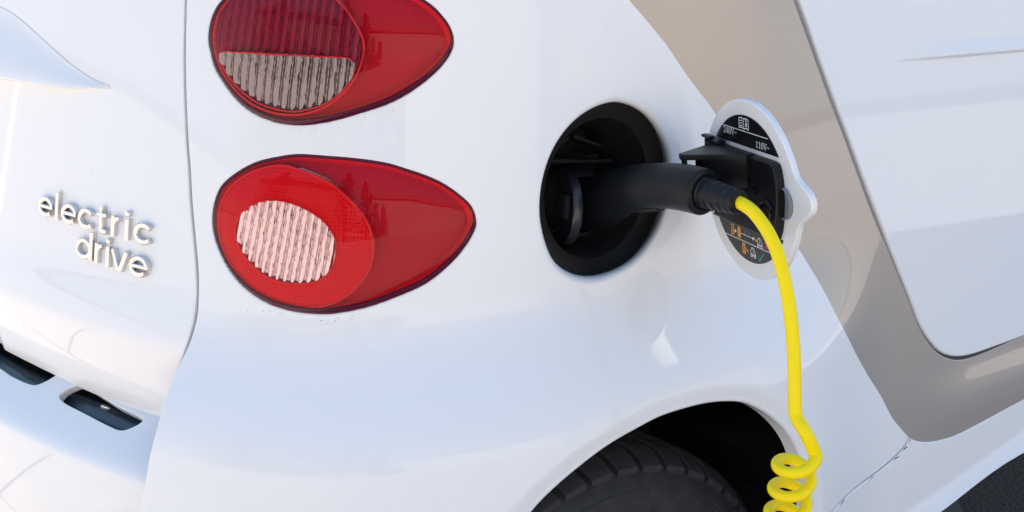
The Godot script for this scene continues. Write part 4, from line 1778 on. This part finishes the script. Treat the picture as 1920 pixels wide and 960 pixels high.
func build_cable() -> void:
	var set_ := thing("charging_cable", "yellow coiled charging cable with black plug handle pushed into the car's charge port", "charging cable")
	# handle
	var pts := [Vector3(0.610, 0.826, -0.414), Vector3(0.632, 0.827, -0.412), Vector3(0.655, 0.8315, -0.405), Vector3(0.6804, 0.8430, -0.396), Vector3(0.7069, 0.8560, -0.388), Vector3(0.7328, 0.8645, -0.3817), Vector3(0.7617, 0.8705, -0.3807), Vector3(0.7828, 0.8735, -0.380), Vector3(0.800, 0.8745, -0.3794), Vector3(0.8165, 0.8745, -0.3788)]
	var rad := [0.027, 0.027, 0.0262, 0.0245, 0.0225, 0.0212, 0.0212, 0.0214, 0.0216, 0.0213]
	var path := spline3(pts, 5)
	var rr := PackedFloat64Array()
	for i in path.size():
		var k := i / 5
		rr.append(lerpf(rad[k], rad[mini(k + 1, rad.size() - 1)], (i % 5) / 5.0))
	# rounded end
	var d := (path[path.size() - 1] - path[path.size() - 2]).normalized()
	for q in [[0.0012, 0.0204], [0.0020, 0.0185], [0.0023, 0.0165], [0.0012, 0.0155]]:
		path.append(path[49 - 4] + d * q[0])
		rr.append(q[1])
	var b := Build.new()
	b.tube(path, rr, 32, true)
	var handle := put("plug_handle", b, soft_plastic, set_)
	# seam bead and release catch under the grip
	var catch_ := Build.new()
	var ax := (Vector3(0.7617, 0.8705, -0.3807) - Vector3(0.7069, 0.8568, -0.3826)).normalized()
	var side := ax.cross(Vector3.UP).normalized()
	catch_.box(Transform3D(Basis(ax, side.cross(ax).normalized() * -1.0, side * -1.0), Vector3(0.748, 0.8475, -0.381)), Vector3(0.034, 0.008, 0.014), 0.0025)
	put("release_catch", catch_, plastic, handle)
	# strain relief with ribs
	var st := Build.new()
	var e0 := Vector3(0.8165, 0.8743, -0.3788)
	var e1 := Vector3(0.8610, 0.8735, -0.3772)
	var dir := (e1 - e0).normalized()
	var sidex := Vector3.UP.cross(dir).normalized()
	var fr := Transform3D(Basis(sidex, dir.cross(sidex), dir), e0)
	var prof := PackedVector2Array([Vector2(0.0145, -0.002), Vector2(0.0145, 0.003), Vector2(0.0125, 0.0045)])
	for k in 4:
		var z0 := 0.006 + k * 0.0088
		prof.append_array([Vector2(0.0125 - k * 0.0003, z0), Vector2(0.0137 - k * 0.0005, z0 + 0.0008), Vector2(0.0137 - k * 0.0005, z0 + 0.0058), Vector2(0.0125 - k * 0.0003, z0 + 0.0066)])
	prof.append_array([Vector2(0.0115, 0.0435), Vector2(0.0100, 0.0455), Vector2(0.0060, 0.0455)])
	st.lathe(fr, prof, 40)
	put("strain_relief", st, soft_plastic, set_)
	# cable: out of the relief, down, and into the coil
	var c := [Vector3(0.852, 0.8738, -0.3775), Vector3(0.8615, 0.8730, -0.3772), Vector3(0.8735, 0.8700, -0.3768), Vector3(0.8833, 0.8648, -0.3765), Vector3(0.8969, 0.8537, -0.376), Vector3(0.9094, 0.8375, -0.3756), Vector3(0.9202, 0.814, -0.3752), Vector3(0.9287, 0.7876, -0.3749), Vector3(0.9353, 0.7559, -0.3747), Vector3(0.9392, 0.7250, -0.3745), Vector3(0.9410, 0.7090, -0.3745), Vector3(0.9440, 0.6990, -0.3743), Vector3(0.9560, 0.6880, -0.3739)]
	var right := Vector3(cos(deg_to_rad(50.0)), 0, -sin(deg_to_rad(50.0)))
	var toward := Vector3(sin(deg_to_rad(50.0)), 0, cos(deg_to_rad(50.0)))
	var tilt := deg_to_rad(22.0)
	var axis := Vector3.UP * cos(tilt) + toward * sin(tilt)
	var front := toward * cos(tilt) - Vector3.UP * sin(tilt)
	var top := Vector3(0.9475, 0.667, -0.3743)
	var coil_r := 0.0158
	for i in 5 * 16:
		var g := TAU * i / 16.0
		c.append(top + right * (cos(g) * coil_r) + front * (sin(g) * coil_r) - axis * (0.0285 * i / 16.0))
	var low: Vector3 = c[c.size() - 1]
	c.append_array([low + Vector3(0.02, -0.05, 0.0), low + Vector3(0.03, -0.2, 0.0), low + Vector3(0.03, -0.40, 0.01), Vector3(1.03, 0.035, -0.36), Vector3(1.10, 0.029, -0.37), Vector3(1.4, 0.029, -0.5), Vector3(2.2, 0.029, -1.2)])
	var cp := spline3(c, 4)
	var cb := Build.new()
	var thick := filled(cp.size(), 0.0059)
	for i in cp.size():
		if i > 13 * 4:
			thick[i] = lerpf(0.0059, 0.0051, minf((i - 52) / 24.0, 1.0))
	cb.tube(cp, thick, 16, true)
	put("cable", cb, cable_yellow, set_)


func build_surroundings() -> void:
	# what stands behind the photographer: seen as reflections in the paint and the lamps, plus one added reflector
	house("pale_house", "pale two-storey house behind the photographer, mirrored in the lower tail light", Vector3(5.0, 0, 19.0), 0.05, Vector3(11.0, 5.6, 8.0), 2, 5, Color(0.34, 0.31, 0.27))
	house("long_house", "long white house with red roof across the plaza, mirrored in the rear side panel", Vector3(21.0, 0, 9.0), 1.25, Vector3(16.0, 5.2, 8.0), 2, 7, Color(0.36, 0.345, 0.325))
	house("tall_house", "tall cream house facing the car door, mirrored in the beige side frame", Vector3(25.0, 0, -9.0), 1.72, Vector3(13.0, 7.5, 9.0), 3, 5, Color(0.30, 0.275, 0.245))
	house("near_house", "cream house ahead of the car whose shadow lies on the paving, mirrored in the door", Vector3(-5.5, 0, -9.5), 2.0, Vector3(9.0, 6.0, 8.0), 2, 4, Color(0.34, 0.315, 0.28))
	var at := Vector3(0.73, 0, -0.40) + Vector3(sin(deg_to_rad(113.0)), 0, cos(deg_to_rad(113.0))) * 26.0
	var ch := thing("added_reflector", "unseen white body on a slim post, added to mirror a bright patch on the rear shoulder", "added reflector", at)  # unseen, added only for its bright reflection on the shoulder
	var upright := Transform3D(Basis(Vector3(1, 0, 0), Vector3(0, 0, -1), Vector3(0, 1, 0)), Vector3.ZERO)
	var body := Build.new()
	body.lathe(upright, PackedVector2Array([Vector2(0.16, 0.0), Vector2(0.12, 15.6)]), 16)
	put("reflector_post", body, base("reflector_post_grey", Color(0.35, 0.36, 0.37), 0.6), ch)
	var cap := Build.new()
	cap.lathe(upright, PackedVector2Array([Vector2(0.0, 15.0), Vector2(0.6, 15.2), Vector2(0.85, 15.9), Vector2(0.9, 16.8), Vector2(0.9, 18.2), Vector2(0.75, 18.8), Vector2(0.0, 19.0)]), 32)
	put("reflector_body", cap, base("reflector_white", Color(0.85, 0.84, 0.82), 0.9), ch)
	conifer("conifer", "tall narrow dark conifer left of the pair, mirrored in the upper tail light", Vector3(9.0, 0, 12.5), 9.0, 1.3, 5)
	conifer("conifer", "shorter dark conifer right of the pair, mirrored in the upper tail light", Vector3(11.4, 0, 12.2), 7.0, 1.1, 6)
	conifer("round_tree", "broad dark tree beside the long white house, mirrored in the tail lights", Vector3(2.2, 0, 13.0), 6.5, 2.8, 7)


func house(called: String, label: String, at: Vector3, turn: float, size: Vector3, floors: int, bays: int, wall: Color) -> void:
	var h := thing(called, label, "house", at)
	h.rotation.y = turn + PI
	var b := Build.new()
	b.box(Transform3D(Basis(), Vector3(0, size.y / 2, 0)), size, 0.02)
	put("wall", b, base("render_wall", wall, 0.9), h)
	var r := Build.new()
	var x := size.x / 2 + 0.4
	var z := size.z / 2 + 0.4
	var y := size.y
	var m := Vector3(0, y + 0.5, 0)
	r.flat(Vector3(-x, y, z), Vector3(x, y, z), Vector3(x, y + 2.2, 0), Vector3(-x, y + 2.2, 0), m)
	r.flat(Vector3(-x, y, -z), Vector3(x, y, -z), Vector3(x, y + 2.2, 0), Vector3(-x, y + 2.2, 0), m)
	r.flat(Vector3(-x, y, -z), Vector3(-x, y, z), Vector3(-x, y + 2.2, 0), Vector3(-x, y + 2.2, 0), m)
	r.flat(Vector3(x, y, -z), Vector3(x, y, z), Vector3(x, y + 2.2, 0), Vector3(x, y + 2.2, 0), m)
	r.flat(Vector3(-x, y, -z), Vector3(x, y, -z), Vector3(x, y, z), Vector3(-x, y, z), m)
	put("roof", r, base("roof_tile", Color(0.30, 0.13, 0.09), 0.8), h)
	var w := Build.new()
	w.box(Transform3D.IDENTITY, Vector3(1.0, 1.4, 0.06), 0.01)
	var mesh := w.mesh()
	for f in floors:
		for i in bays:
			var o := put_mesh("window", mesh, window_glass, h)
			o.position = Vector3(lerpf(-size.x / 2 + 1.3, size.x / 2 - 1.3, float(i) / (bays - 1)), 1.5 + f * 2.5, -size.z / 2 - 0.01)


func conifer(called: String, label: String, at: Vector3, height: float, radius: float, seed_: int) -> void:
	var t := thing(called, label, "tree", at)
	var b := Build.new()
	b.tube(PackedVector3Array([Vector3(0, 0, 0), Vector3(0.03, height * 0.5, 0), Vector3(0, height * 0.97, 0)]), PackedFloat64Array([0.16, 0.09, 0.01]), 8)
	put("trunk", b, base("bark", Color(0.06, 0.045, 0.035), 0.9), t)
	var rng := RandomNumberGenerator.new()
	rng.seed = seed_
	var c := Build.new()
	for i in 1500:
		var u := rng.randf()
		var y := height * (0.08 + 0.92 * u)
		var wide := radius * (1.0 - pow(u, 1.6)) * (0.7 + 0.3 * sin(u * 23.0 + seed_)) + 0.08
		var g := rng.randf() * TAU
		var p := Vector3(cos(g), 0, sin(g)) * wide * sqrt(rng.randf()) + Vector3(0, y, 0)
		var d := Vector3(cos(g), rng.randf_range(-0.7, 0.3), sin(g)).normalized() * rng.randf_range(0.15, 0.32)
		var e := d.cross(Vector3(rng.randf_range(-1, 1), 1, rng.randf_range(-1, 1))).normalized() * rng.randf_range(0.06, 0.13)
		var n := d.cross(e).normalized()
		c.tri(p - e, p + e, p + d, n, n, n)
	put("crown", c, base("needles", Color(0.035, 0.06, 0.03), 0.8), t)
